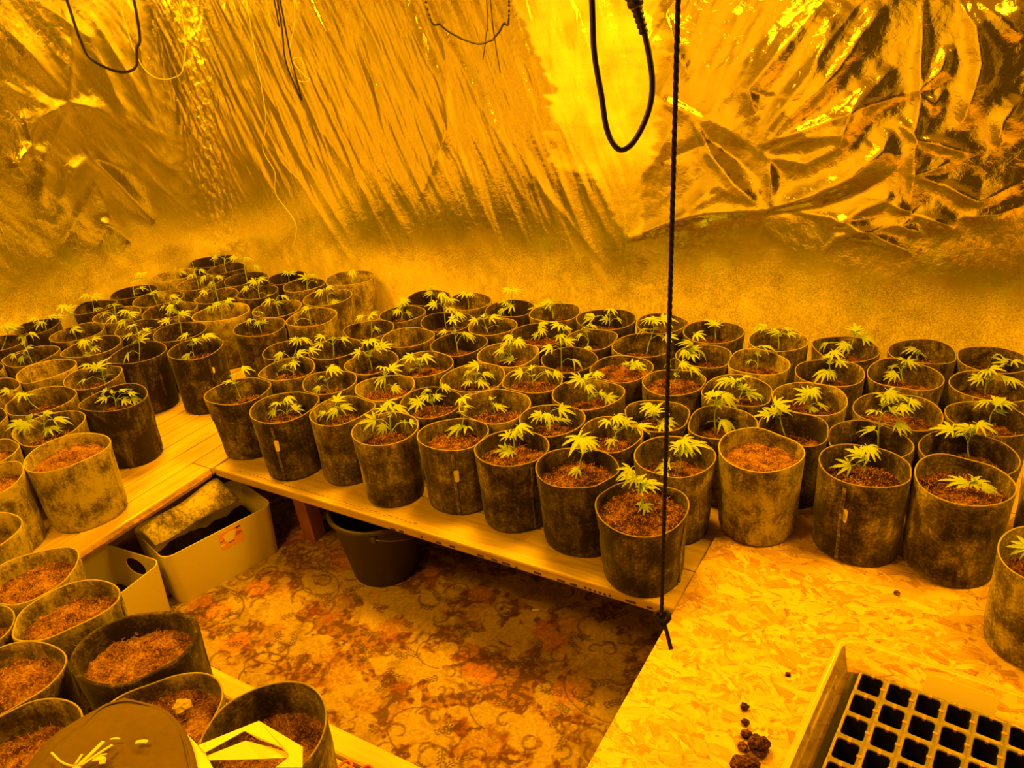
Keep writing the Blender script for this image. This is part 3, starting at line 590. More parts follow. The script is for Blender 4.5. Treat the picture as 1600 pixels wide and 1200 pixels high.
# ------------------------------------------------------------------ pots and seedlings
# (key, x, y, radius, tone, base z, height, plant); plant: stem foot, tip, then one point per leaf relative to the pot
POTS = [
('A1',-3.55,2.723,0.117,0.15,0.335,0.2375,[(-0.066,0.052),(-0.043,0.082,0.31),(-0.073,0.048,0.313),(-0.047,0.097,0.255)]),
('A2',-3.557,2.475,0.108,0.8,0.335,0.2375,[(-0.068,0.038),(-0.049,0.065,0.237),(-0.027,0.075,0.227)]),
('A3',-3.529,2.214,0.109,0.05,0.335,0.2375,[(-0.067,0.04),(-0.061,0.05,0.26),(-0.04,0.085,0.225),(-0.08,0.065,0.193)]),
('A4',-3.299,2.422,0.109,0.4,0.335,0.2375,[(-0.068,0.04),(-0.066,0.042,0.284),(-0.088,0.052,0.321),(-0.028,0.056,0.283),(-0.065,0.014,0.264)]),
('A5',-3.104,2.557,0.106,0.1,0.335,0.2375,[(-0.059,0.048),(-0.055,0.053,0.316),(-0.063,0.002,0.335),(-0.038,0.069,0.316),(0.002,0.078,0.271)]),
('A6',-3.352,2.648,0.098,0.1,0.335,0.2375,[(-0.057,0.041),(-0.054,0.045,0.278),(-0.082,0.005,0.283),(-0.038,0.081,0.264)]),
('A7',-3.036,2.307,0.104,0.4,0.335,0.2375,[(-0.06,0.045),(-0.057,0.048,0.312),(-0.073,0.006,0.321),(-0.047,0.08,0.303),(-0.076,0.033,0.275),(-0.071,-0.017,0.253)]),
('A8',-2.879,2.412,0.099,0.2,0.335,0.2375,[(-0.05,0.051),(-0.041,0.061,0.278),(-0.065,0.039,0.267),(-0.019,0.065,0.275),(-0.084,0.003,0.241),(-0.008,0.081,0.189)]),
('A9',-3.309,2.185,0.12,0.4,0.335,0.2375,[(-0.077,0.04),(-0.084,0.028,0.297),(-0.088,0.044,0.242),(-0.061,0.057,0.232),(-0.082,-0.006,0.349),(-0.089,0.025,0.346),(-0.124,-0.001,0.323)]),
('A10',-3.536,2.008,0.098,0.1,0.335,0.2375,[(-0.066,0.025),(-0.063,0.03,0.254),(-0.066,0.001,0.276),(-0.039,0.039,0.266),(-0.053,0.035,0.204)]),
('A11',-3.315,1.965,0.109,0.45,0.335,0.2375,[(-0.074,0.027),(-0.065,0.041,0.259),(-0.096,0.041,0.255),(-0.081,0.071,0.25),(-0.105,-0.006,0.224),(-0.125,-0.012,0.215)]),
('A12',-3.105,2.09,0.12,0.25,0.335,0.2375,[(-0.075,0.042),(-0.067,0.055,0.241),(-0.105,0.036,0.227),(-0.04,0.082,0.25),(-0.034,0.06,0.282)]),
('A13',-2.836,2.152,0.12,0.7,0.335,0.2375,[(-0.072,0.047),(-0.064,0.059,0.241),(-0.105,0.019,0.235),(-0.044,0.09,0.247),(-0.068,0.039,0.255),(-0.023,0.085,0.263)]),
('A14',-3.064,1.891,0.098,0.3,0.335,0.2375,[(-0.063,0.031),(-0.071,0.018,0.285),(-0.075,0.001,0.299),(-0.06,0.033,0.281),(-0.094,-0.046,0.284),(-0.078,-0.017,0.26)]),
('A15',-2.828,1.921,0.113,0.15,0.335,0.2375,[(-0.066,0.048),(-0.06,0.056,0.291),(-0.066,0.042,0.31),(-0.064,0.089,0.278),(-0.097,0.011,0.266),(-0.047,0.052,0.337),(-0.062,0.029,0.33)]),
('A16',-3.567,1.74,0.098,0,0.335,0.2375,[(-0.048,0.045),(-0.045,0.053,0.239),(-0.024,0.088,0.244),(-0.037,0.028,0.226),(-0.044,0.012,0.254),(-0.016,0.112,0.236)]),
('A17',-3.292,1.754,0.113,0.35,0.335,0.2375,[(-0.077,0.026),(-0.076,0.029,0.297),(-0.06,0.005,0.341),(-0.068,0.041,0.323),(-0.066,0.029,0.229),(-0.077,0.053,0.211)]),
('A18',-2.524,2.081,0.109,0.25,0.335,0.2375,[(-0.056,0.055),(-0.05,0.062,0.253),(-0.095,0.031,0.237),(-0.073,0.052,0.224),(-0.052,0.078,0.224),(-0.044,0.058,0.277)]),
('A19',-2.614,2.278,0.11,0.4,0.335,0.2375,[(-0.059,0.053),(-0.06,0.052,0.247),(-0.09,0.032,0.247),(-0.023,0.08,0.261),(-0.055,0.064,0.236)]),
('A20',-2.377,2.244,0.111,0.55,0.335,0.2375,[(-0.062,0.05),(-0.062,0.05,0.25),(-0.061,0.037,0.259),(-0.111,-0.007,0.198)]),
('A21',-2.485,2.469,0.114,0.5,0.335,0.2375,[(-0.058,0.058),(-0.057,0.059,0.247),(-0.06,0.019,0.252),(-0.04,0.054,0.262),(-0.059,0.097,0.218),(-0.023,0.07,0.183)]),
('A22',-2.727,2.577,0.102,0.4,0.335,0.2375,[(-0.049,0.055),(-0.041,0.064,0.25),(-0.059,0.061,0.249),(-0.025,0.093,0.25),(-0.016,0.109,0.221)]),
('A23',-2.902,2.64,0.098,0,0.335,0.2375,[(-0.053,0.046),(-0.046,0.054,0.232),(-0.057,0.04,0.24),(-0.037,0.073,0.231)]),
('A24',-2.566,2.72,0.12,0.7,0.335,0.24,[(-0.054,0.067),(-0.047,0.074,0.248),(-0.03,0.054,0.248)]),
('A25',-3.523,1.532,0.107,0.3,0.335,0.2375,[(-0.07,0.031),(-0.05,0.079,0.253),(-0.029,0.061,0.293),(-0.027,0.085,0.284),(-0.017,0.103,0.271)]),
('A26',-3.065,1.667,0.114,0.35,0.335,0.2375,[(-0.054,0.016),(-0.05,0.023,0.226),(-0.039,-0.006,0.251),(-0.022,0.029,0.213),(-0.064,0.004,0.181),(-0.019,0.041,0.253)]),
('A27',-3.242,1.512,0.107,0.35,0.335,0.2375,[(-0.071,0.029),(-0.073,0.026,0.268),(-0.096,0.04,0.287),(-0.064,0.072,0.294),(-0.1,-0.027,0.228),(-0.1,-0.002,0.203),(-0.056,0.029,0.247)]),
('A28',-2.809,1.694,0.114,0.05,0.335,0.2375,[(-0.071,0.042),(-0.056,0.067,0.284),(-0.098,0.047,0.279),(-0.054,0.109,0.288),(-0.079,0.054,0.25),(-0.046,0.08,0.265),(-0.111,0.014,0.197,1),(-0.077,0.06,0.319)]),
('A29',-2.575,1.798,0.109,0.15,0.335,0.25,[(-0.068,0.029),(-0.064,0.035,0.237),(-0.084,0.022,0.281),(-0.084,0.049,0.239),(-0.037,0.087,0.255),(-0.079,-0.0,0.2),(-0.055,0.053,0.252),(-0.008,0.084,0.271)]),
('A30',-3.025,1.446,0.109,0.75,0.335,0.2375,None),
('A31',-2.772,1.481,0.109,0.4,0.335,0.2375,[(-0.046,0.058),(-0.044,0.061,0.224),(-0.052,0.007,0.267),(-0.069,0.043,0.241),(-0.051,0.083,0.192),(-0.107,0.005,0.197),(-0.038,0.117,0.181),(-0.043,0.069,0.248,1)]),
('A32',-3.292,1.313,0.107,0.4,0.335,0.2375,None),
('A33',-3.062,1.242,0.107,0.5,0.335,0.2375,None),
('A34',-2.774,1.269,0.119,0.45,0.335,0.2375,[(-0.082,0.026),(-0.092,0.003,0.237),(-0.076,-0.022,0.252),(-0.115,-0.049,0.274),(-0.112,0.021,0.228)]),
('A35',-2.519,1.389,0.113,0.1,0.335,0.2375,[(-0.073,0.036),(-0.072,0.037,0.223),(-0.099,0.025,0.231),(-0.089,0.005,0.21),(-0.049,0.073,0.223),(-0.027,0.085,0.209),(-0.02,0.092,0.181),(-0.033,0.056,0.189)]),
('A36',-2.842,1.069,0.107,0.5,0.335,0.2375,None),
('A37',-2.538,1.16,0.116,0.55,0.335,0.2375,[(-0.083,0.012),(-0.075,0.029,0.248),(-0.114,-0.001,0.249),(-0.077,0.046,0.251),(-0.04,0.055,0.229),(-0.105,-0.051,0.246,1),(-0.077,-0.042,0.241),(-0.059,0.022,0.199),(-0.078,0.056,0.181),(-0.088,0.022,0.181)]),
('A38',-2.321,1.081,0.12,0.85,0.335,0.2375,None),
('A39',-2.572,0.956,0.107,0.8,0.335,0.2375,None),
('A40',-2.398,0.862,0.107,0.85,0.335,0.2375,None),
('A41',-2.121,0.701,0.107,0.85,0.335,0.2375,None),
('G1',-1.826,0.671,0.107,0.75,0.335,0.2375,None),
('G2',-1.629,0.634,0.101,0.7,0.335,0.2375,None),
('G3',-1.77,0.472,0.107,0.6,0.335,0.2375,None),
('G4',-1.542,0.454,0.107,0.6,0.335,0.2375,None),
('G5',-1.357,0.622,0.117,0.1,0.335,0.25,None),
('G6',-1.169,0.516,0.12,0.6,0.335,0.2375,None),
('G7',-1.363,0.368,0.107,0.6,0.335,0.2375,None),
('G8',-0.958,0.592,0.117,0.4,0.335,0.2375,None),
('B1',-2.04,2.22,0.105,0.3,0.335,0.2375,[(-0.048,0.058),(-0.039,0.067,0.253),(-0.07,0.036,0.268),(-0.021,0.064,0.271),(-0.031,0.086,0.2),(-0.029,0.113,0.187)]),
('B2',-2.215,1.942,0.098,0.2,0.335,0.2375,[(-0.046,0.054),(-0.029,0.073,0.24),(-0.03,0.066,0.243),(0.011,0.079,0.251)]),
('B3',-2.043,2.017,0.105,0.3,0.335,0.2375,[(-0.061,0.045),(-0.056,0.05,0.24),(-0.068,-0.001,0.272),(-0.078,-0.008,0.24),(-0.074,0.071,0.242),(-0.022,0.088,0.236)]),
('B4',-2.086,1.799,0.104,0.5,0.335,0.2375,[(-0.042,0.062),(-0.035,0.071,0.226),(-0.076,0.054,0.213),(-0.019,0.059,0.227),(-0.002,0.086,0.264),(0.01,0.14,0.256),(-0.105,0.026,0.187),(-0.058,0.029,0.273)]),
('B5',-1.858,1.774,0.098,0.35,0.335,0.2375,[(-0.048,0.04),(-0.05,0.038,0.215),(-0.007,0.045,0.264,1),(-0.08,0.039,0.223),(-0.068,0.002,0.197)]),
('B6',-1.819,1.963,0.104,0.4,0.335,0.2375,[(-0.053,0.053),(-0.056,0.051,0.229),(-0.069,0.057,0.283),(-0.024,0.051,0.292),(-0.013,0.106,0.258),(-0.1,0.037,0.244),(-0.032,0.091,0.255)]),
('B7',-1.64,1.816,0.103,0.55,0.335,0.2375,[(-0.034,0.035),(-0.029,0.04,0.256),(-0.022,0.034,0.29),(-0.008,0.076,0.273),(0.009,0.044,0.211),(-0.032,0.021,0.251)]),
('B8',-1.624,2.015,0.113,0.45,0.335,0.2375,[(-0.037,0.039),(-0.044,0.033,0.213),(-0.069,0.006,0.247),(-0.055,0.053,0.229),(-0.006,0.037,0.244),(-0.089,0.026,0.181)]),
('B9',-2.125,1.603,0.11,0.3,0.335,0.2375,[(-0.063,0.048),(-0.067,0.043,0.23),(-0.096,0.034,0.235),(-0.084,0.067,0.254),(-0.031,0.077,0.278)]),
('B10',-1.882,1.578,0.114,0.3,0.335,0.235,[(-0.039,0.036),(-0.032,0.045,0.211),(-0.043,0.004,0.229),(-0.017,0.038,0.241),(-0.028,0.079,0.182),(-0.09,0.018,0.179)]),
('B11',-1.672,1.627,0.103,0.45,0.335,0.2375,[(-0.031,0.015),(-0.03,0.016,0.224),(-0.034,0.03,0.258,1),(-0.013,0.033,0.228),(-0.034,-0.006,0.228),(-0.087,-0.013,0.212)]),
('B12',-1.46,1.585,0.105,0.5,0.335,0.2375,[(-0.012,0.038),(-0.01,0.04,0.256),(-0.043,0.041,0.272),(0.012,0.027,0.306),(0.024,0.048,0.287),(-0.071,0.012,0.241,1),(0.015,0.092,0.211),(0.051,0.081,0.227),(-0.022,0.011,0.223)]),
('B13',-1.425,1.78,0.109,0.15,0.335,0.2375,[(-0.019,0.035),(-0.021,0.034,0.218),(-0.038,0.016,0.236),(-0.004,0.05,0.231),(-0.047,-0.018,0.227),(-0.082,0.011,0.224),(0.019,0.069,0.262),(-0.044,0.037,0.254)]),
('B14',-1.241,1.636,0.104,0.4,0.335,0.2375,[(-0.028,0.07),(-0.01,0.083,0.264),(0.003,0.072,0.316,1),(-0.017,0.113,0.27),(-0.051,0.071,0.205,1),(-0.005,0.075,0.212,1),(-0.057,0.081,0.181)]),
('B15',-1.217,1.839,0.118,0.55,0.335,0.2375,[(-0.043,0.061),(-0.048,0.057,0.218),(-0.032,0.083,0.181)]),
('B16',-1.038,1.633,0.106,0.25,0.335,0.2375,[(-0.017,0.035),(-0.013,0.038,0.248),(-0.043,0.043,0.244),(0.014,0.023,0.273),(0.026,0.031,0.287),(-0.053,0.03,0.181,1),(-0.026,0.016,0.192)]),
('B17',-1.003,1.823,0.103,0.35,0.335,0.2375,[(-0.031,0.026),(-0.035,0.023,0.218),(-0.061,0.01,0.231),(-0.02,0.008,0.241),(-0.019,0.066,0.2),(0.017,0.053,0.242,1),(0.007,0.07,0.197)]),
('B18',-0.815,1.611,0.11,0.15,0.335,0.2375,[(-0.021,0.034),(-0.006,0.042,0.253),(-0.009,0.012,0.304,1),(-0.0,0.043,0.299,1),(0.026,0.029,0.303),(-0.016,0.063,0.259),(-0.027,0.028,0.193)]),
('B19',-0.807,1.809,0.098,0.4,0.335,0.2375,[(-0.006,0.062),(-0.012,0.059,0.214),(-0.027,0.025,0.256),(0.012,0.042,0.266),(0.026,0.079,0.239),(-0.011,0.032,0.185),(0.077,0.077,0.232,1),(0.05,0.082,0.226)]),
('B20',-0.605,1.546,0.12,0.2,0.335,0.212,[(-0.019,0.03),(-0.019,0.031,0.237),(-0.045,0.02,0.271),(-0.02,0.035,0.268),(0.005,0.048,0.247,1),(-0.001,0.029,0.247),(-0.021,0.037,0.177,1),(0.004,0.017,0.187),(-0.047,0.005,0.299)]),
('B21',-0.597,1.765,0.109,0.4,0.335,0.2375,[(0.002,0.022),(0.008,0.023,0.225),(-0.011,0.036,0.249),(0.029,0.009,0.279),(0.017,0.009,0.25,1),(0.056,0.023,0.267),(-0.033,0.009,0.187),(-0.027,-0.02,0.181),(0.036,0.003,0.263)]),
('B22',-2.011,2.408,0.099,0.3,0.335,0.2375,[(-0.051,0.05),(-0.039,0.06,0.247),(-0.03,0.064,0.269),(-0.05,0.024,0.23),(-0.029,0.082,0.204),(-0.061,0.065,0.243)]),
('B23',-2.017,2.603,0.103,0.05,0.335,0.2375,[(-0.043,0.06),(-0.032,0.069,0.257),(-0.043,0.067,0.234),(-0.033,0.083,0.256)]),
('B24',-1.822,2.624,0.107,0.45,0.335,0.2375,[(-0.044,0.063),(-0.043,0.064,0.234),(-0.056,0.047,0.246),(-0.016,0.05,0.249)]),
('B25',-1.598,2.602,0.105,0.15,0.335,0.2375,[(-0.037,0.066),(-0.029,0.071,0.258),(-0.057,0.049,0.241),(-0.039,0.056,0.219),(-0.012,0.088,0.287),(-0.032,0.043,0.3),(-0.065,0.03,0.208)]),
('B26',-1.405,2.63,0.105,0.5,0.335,0.2375,[(-0.042,0.063),(-0.043,0.062,0.229),(-0.111,0.047,0.223),(-0.059,0.038,0.244),(-0.045,0.055,0.26),(-0.031,0.099,0.246)]),
('B27',-1.179,2.628,0.116,0.15,0.335,0.2375,[(-0.022,0.081),(-0.018,0.082,0.218),(-0.089,0.036,0.22,1),(-0.003,0.066,0.244),(0.018,0.112,0.198),(-0.038,0.078,0.197)]),
('B28',-1.834,2.207,0.104,0.45,0.335,0.2375,None),
('B29',-1.775,2.398,0.111,0.15,0.335,0.2375,[(-0.045,0.046),(-0.041,0.048,0.297),(-0.086,0.024,0.287),(-0.03,0.023,0.342),(-0.009,0.066,0.301),(-0.004,0.04,0.27),(-0.018,0.047,0.314)]),
('B30',-1.568,2.415,0.099,0.4,0.335,0.2375,[(-0.055,0.045),(-0.066,0.038,0.24),(-0.074,0.048,0.256),(-0.016,0.039,0.253),(-0.094,0.005,0.242),(-0.006,0.113,0.181,1),(-0.124,0.034,0.213)]),
('B31',-1.602,2.222,0.112,0.1,0.335,0.2375,[(-0.033,0.031),(-0.037,0.028,0.264),(-0.071,0.002,0.27),(-0.045,0.04,0.324),(-0.016,0.053,0.33),(-0.002,0.051,0.253),(-0.002,0.08,0.235,1),(-0.022,0.015,0.317)]),
('B32',-1.375,2.2,0.113,0.6,0.335,0.2375,[(-0.026,0.046),(-0.019,0.051,0.24),(-0.049,0.055,0.241),(0.027,0.046,0.268),(-0.058,0.052,0.201,1),(-0.038,0.051,0.185,1),(-0.019,0.046,0.281),(-0.06,0.037,0.221)]),
('B33',-1.352,2.412,0.118,0.1,0.335,0.2375,[(-0.054,0.066),(-0.038,0.075,0.211),(-0.033,0.075,0.239),(-0.072,0.075,0.186),(-0.024,0.056,0.22)]),
('B34',-1.149,2.429,0.101,0.3,0.335,0.2375,[(-0.037,0.033),(-0.035,0.034,0.242),(-0.032,0.036,0.268),(-0.019,0.066,0.258),(-0.076,0.043,0.22),(-0.027,0.019,0.19)]),
('B35',-1.145,2.234,0.106,0.05,0.335,0.2375,[(-0.048,0.029),(-0.046,0.03,0.271),(-0.048,0.012,0.351),(-0.032,0.065,0.327),(-0.085,-0.001,0.265),(-0.035,0.006,0.313),(-0.024,0.057,0.282),(0.006,0.052,0.203,1)]),
('B36',-1.394,1.987,0.117,0.45,0.335,0.2375,[(-0.027,0.053),(-0.021,0.057,0.219),(-0.056,0.05,0.223),(-0.026,0.052,0.252),(0.007,0.077,0.215),(-0.048,0.032,0.191),(0.002,0.058,0.185),(0.012,0.109,0.201)]),
('B37',-1.194,2.044,0.106,0.4,0.335,0.2375,[(-0.022,0.034),(-0.018,0.036,0.231),(-0.063,0.022,0.236),(-0.027,0.051,0.253),(0.025,0.089,0.226),(0.067,0.069,0.236)]),
('B38',-0.945,2.228,0.11,0.3,0.335,0.2375,[(-0.015,0.04),(0.006,0.049,0.212),(-0.013,0.068,0.225),(0.008,0.073,0.208,1),(0.036,0.062,0.181,1),(0.04,0.067,0.228)]),
('B39',-0.975,2.023,0.114,0.4,0.335,0.2375,[(-0.021,0.04),(-0.023,0.039,0.252),(-0.043,0.004,0.271),(-0.027,0.055,0.268),(-0.008,0.025,0.244),(0.024,0.064,0.202),(0.057,0.053,0.196),(0.023,0.033,0.292)]),
('B40',-0.954,2.432,0.109,0.3,0.335,0.2375,[(-0.005,0.065),(0.022,0.075,0.272),(-0.007,0.071,0.307),(0.033,0.079,0.303),(0.061,0.101,0.304,1),(-0.022,0.077,0.265),(0.007,0.1,0.304),(0.084,0.072,0.25)]),
('B41',-0.955,2.656,0.101,0.3,0.335,0.2375,None),
('B42',-0.75,2.641,0.111,0.35,0.335,0.2375,[(-0.011,0.067),(-0.017,0.065,0.228),(-0.035,0.068,0.238),(-0.006,0.073,0.236)]),
('B43',-0.518,2.637,0.104,0.6,0.335,0.2375,[(-0.01,0.06),(-0.014,0.059,0.226),(-0.091,0.053,0.252),(-0.073,0.05,0.259),(-0.029,0.06,0.243),(0.015,0.087,0.244),(0.031,0.065,0.236)]),
('B44',-0.722,2.419,0.098,0.35,0.335,0.2375,[(-0.043,0.056),(-0.059,0.051,0.221),(-0.071,0.049,0.257),(-0.052,0.065,0.229),(-0.078,0.019,0.225),(-0.021,0.058,0.218),(-0.027,0.036,0.293),(-0.047,0.032,0.212),(-0.134,-0.004,0.195)]),
('B45',-0.748,2.197,0.102,0.35,0.335,0.2375,[(-0.014,0.043),(-0.012,0.043,0.229),(0.022,0.036,0.284),(0.051,0.047,0.267)]),
('B46',-0.535,2.431,0.103,0.7,0.335,0.2375,[(-0.021,0.069),(-0.022,0.069,0.23),(-0.021,0.07,0.26),(0.009,0.08,0.26),(-0.058,0.08,0.195)]),
('B47',-0.547,2.206,0.111,0.35,0.335,0.2375,[(-0.007,0.041),(0.006,0.044,0.217),(-0.034,0.034,0.243),(-0.021,0.062,0.238),(0.014,0.04,0.265),(0.006,0.06,0.221),(0.034,0.054,0.205),(0.057,0.065,0.193),(-0.049,0.017,0.254)]),
('B48',-0.532,1.993,0.103,0.4,0.335,0.2375,[(-0.029,0.042),(-0.031,0.042,0.262),(-0.06,0.061,0.285),(-0.035,0.057,0.297,1),(0.005,0.03,0.302,1),(-0.022,0.047,0.272),(-0.045,0.069,0.191),(0.006,0.024,0.214,1)]),
('B49',-0.719,1.969,0.101,0.3,0.335,0.2375,[(0.007,0.047),(-0.029,0.034,0.214),(-0.039,0.018,0.242),(-0.025,0.051,0.223),(0.017,0.021,0.185),(0.017,0.066,0.181),(-0.031,0.038,0.217)]),
('B51',-0.384,1.842,0.112,0.75,0.353,0.247,None),
('B52',-0.34,2.034,0.1,0.2,0.353,0.22,[(-0.032,0.064),(-0.051,0.061,0.239),(-0.078,0.07,0.24),(-0.052,0.064,0.275,1),(-0.042,0.089,0.243),(-0.095,0.044,0.234)]),
('B53',-0.334,2.231,0.113,0.6,0.335,0.2375,[(-0.004,0.032),(-0.008,0.031,0.225),(-0.026,0.033,0.235),(0.01,0.006,0.254),(-0.033,0.031,0.207),(0.013,0.029,0.181),(0.03,0.066,0.181)]),
('B54',-0.314,2.434,0.106,0.35,0.335,0.2375,[(-0.008,0.074),(-0.011,0.073,0.228),(-0.025,0.099,0.244),(0.005,0.054,0.274),(0.028,0.051,0.25),(-0.027,0.048,0.207,1),(0.002,0.057,0.203)]),
('B55',-0.3,2.644,0.109,0.3,0.335,0.2375,[(0.002,0.062),(0.018,0.064,0.256),(0.014,0.077,0.28,1),(0.031,0.068,0.274),(0.059,0.071,0.248),(-0.08,0.051,0.211,1),(-0.009,0.031,0.224)]),
('B56',-0.064,2.691,0.106,0.3,0.335,0.2375,[(-0.017,0.074),(-0.023,0.074,0.195),(-0.037,0.067,0.214),(-0.001,0.105,0.181)]),
('B57',0.135,2.705,0.107,0.4,0.335,0.2375,[(0.036,0.068),(0.038,0.068,0.197),(0.008,0.089,0.212),(0.028,0.073,0.202),(0.071,0.047,0.214)]),
('B58',-0.101,2.491,0.115,0.4,0.335,0.2375,[(-0.003,0.08),(-0.012,0.08,0.223),(-0.046,0.103,0.213),(-0.015,0.075,0.253),(0.013,0.088,0.241),(-0.04,0.061,0.198)]),
('B59',0.135,2.497,0.107,0.45,0.335,0.2375,[(-0.007,0.049),(-0.011,0.049,0.23),(-0.041,0.04,0.234),(-0.02,0.04,0.265),(0.003,0.042,0.273),(0.057,0.017,0.251,1),(0.043,0.056,0.236)]),
('B60',-0.098,2.275,0.12,0.35,0.335,0.222,None),
('B61',0.134,2.299,0.107,0.3,0.335,0.228,[(0.01,0.076),(0.018,0.076,0.232),(-0.016,0.058,0.249),(0.019,0.082,0.249,1),(0.04,0.082,0.243,1),(0.033,0.087,0.213)]),
('B62',-0.146,2.065,0.112,0.25,0.353,0.205,[(0.024,0.077),(0.017,0.077,0.293),(0.017,0.064,0.324),(0.039,0.066,0.338),(0.067,0.095,0.319),(0.096,0.075,0.32),(0.075,0.059,0.308),(0.052,0.103,0.271),(-0.0,0.046,0.285),(-0.015,0.098,0.203,1),(0.075,0.068,0.244)]),
('B63',0.092,2.095,0.118,0.2,0.353,0.205,[(0.01,0.074),(0.003,0.075,0.235),(-0.062,0.071,0.238),(-0.025,0.105,0.212),(-0.019,0.072,0.256),(0.007,0.087,0.254),(0.028,0.068,0.268),(0.046,0.097,0.247)]),
('B64',-0.13,1.862,0.107,0.25,0.353,0.247,[(-0.007,0.054),(-0.012,0.053,0.243),(-0.035,0.065,0.255),(-0.018,0.052,0.257),(0.005,0.029,0.289),(-0.056,0.042,0.224)]),
('B65',0.087,1.881,0.112,0.45,0.353,0.25,[(0.041,0.041),(0.022,0.042,0.225),(-0.017,0.044,0.218),(-0.006,0.031,0.215,1),(0.039,0.043,0.233),(0.057,0.023,0.232)]),
('B66',0.313,1.968,0.107,0.6,0.353,0.235,None),
('B67',0.27,1.653,0.107,0.6,0.353,0.24,[(-0.036,-0.004),(-0.046,-0.002,0.246),(-0.066,0.0,0.263),(-0.038,-0.002,0.269)]),
]
def leaf_mesh(name, n, seed, spread=1.0, droop=0.35):
    rng = random.Random(seed); b = MB()
    angs = {7: [0, 28, -28, 58, -58, 98, -98], 5: [0, 36, -36, 78, -78], 3: [0, 50, -50]}[n]
    for a in angs:
        a2 = math.radians(a * spread + rng.uniform(-5, 5)); L = (1.0 - 0.52 * abs(a) / 110) * rng.uniform(.9, 1.08)
        W = .105 * L * rng.uniform(.9, 1.15); st = [(0.0, .12), (.14, .45), (.3, .95), (.42, .8), (.5, 1.0), (.6, .72), (.68, .82), (.78, .45), (.85, .5), (1.0, 0.0)]
        dr = droop * rng.uniform(.6, 1.4); vs = []
        for t, w in st:
            x = L * t; z = .10 * L * math.sin(t * 2.2) - dr * L * t * t
            for sgn in (-1, 0, 1):
                y = sgn * W * w; zz = z + (abs(sgn) * W * w * .45)
                vs.append((x * math.cos(a2) - y * math.sin(a2), x * math.sin(a2) + y * math.cos(a2), zz))
        fs = []
        for i in range(len(st) - 1):
            k = 3 * i; fs += [(k, k + 1, k + 4, k + 3), (k + 1, k + 2, k + 5, k + 4)]
        b.add(vs, fs)
    b.tube([(-.22, 0, -.03), (0, 0, 0)], .022, 4, False)
    me = b.mesh(name, True); me.materials.append(M['leaf']); return me
LEAVES = [leaf_mesh('leaf', 7, 1, 1.0, .12), leaf_mesh('leaf', 5, 2, .9, .25), leaf_mesh('leaf', 5, 3, .8, .1), leaf_mesh('leaf', 7, 4, .85, .3), leaf_mesh('leaf', 5, 5, .6, .5), leaf_mesh('leaf', 3, 6, .8, .35)]
BUDS = [leaf_mesh('leaf', 3, 11, .55, .1), leaf_mesh('leaf', 5, 12, .6, .15)]
def put_leaf(parent, me, pos, dirx, up, size):
    x = Vector(dirx).normalized(); u = Vector(up); y = u.cross(x)
    y = y.normalized() if y.length > 1e-5 else x.orthogonal().normalized(); z = x.cross(y)
    mt = Matrix((x, y, z)).transposed().to_4x4() @ Matrix.Scale(size, 4); mt.translation = Vector(pos)
    o = bpy.data.objects.new('leaf', me); COL.objects.link(o); o.parent = parent; o.matrix_local = mt; return o
PXY = {p[0]: (p[1], p[2], p[3]) for p in POTS}
SEAM = {'B10': (-.5, 1), 'B14': (-.12, 1), 'B64': (-.38, 1), 'A29': (.3, 1), 'B9': (.55, 0), 'A38': (1.05, 0), 'B20': (1.1, 0), 'B51': (2.6, 0), 'B65': (2.0, 0), 'B67': (-2.4, 0), 'A35': (1.0, 0), 'B12': (2.1, 0), 'B8': (2.2, 0)}
rowsB = [(1.70, 'front row'), (1.905, 'second row'), (2.13, 'third row'), (2.33, 'fourth row'), (2.53, 'fifth row'), (9, 'rear row')]
colsA = [(-3.42, 'line against left wall'), (-3.17, 'second line off left wall'), (-2.93, 'third line off left wall'), (-2.68, 'fourth line off left wall'), (9, 'aisle-side line of left table')]
ORD = ['first', 'second', 'third', 'fourth', 'fifth', 'sixth', 'seventh', 'eighth', 'ninth', 'tenth', 'eleventh', 'twelfth', 'thirteenth']
def group_index():
    res = {}
    B = [p for p in POTS if p[0][0] == 'B']; A = [p for p in POTS if p[0][0] == 'A']
    lo = -9
    for lim, nm in rowsB:
        row = sorted([p for p in B if lo <= p[2] < lim], key=lambda p: p[1]); lo = lim
        for i, p in enumerate(row): res[p[0]] = (ORD[i] + ' from left, ' + nm + ' of back table', 'pots on the back table, ' + nm)
    lo = -9
    for lim, nm in colsA:
        row = sorted([p for p in A if lo <= p[1] < lim], key=lambda p: -p[2]); lo = lim
        for i, p in enumerate(row): res[p[0]] = (ORD[i] + ' from corner, ' + nm, 'pots on the left table, ' + nm)
    return res
GI = group_index()
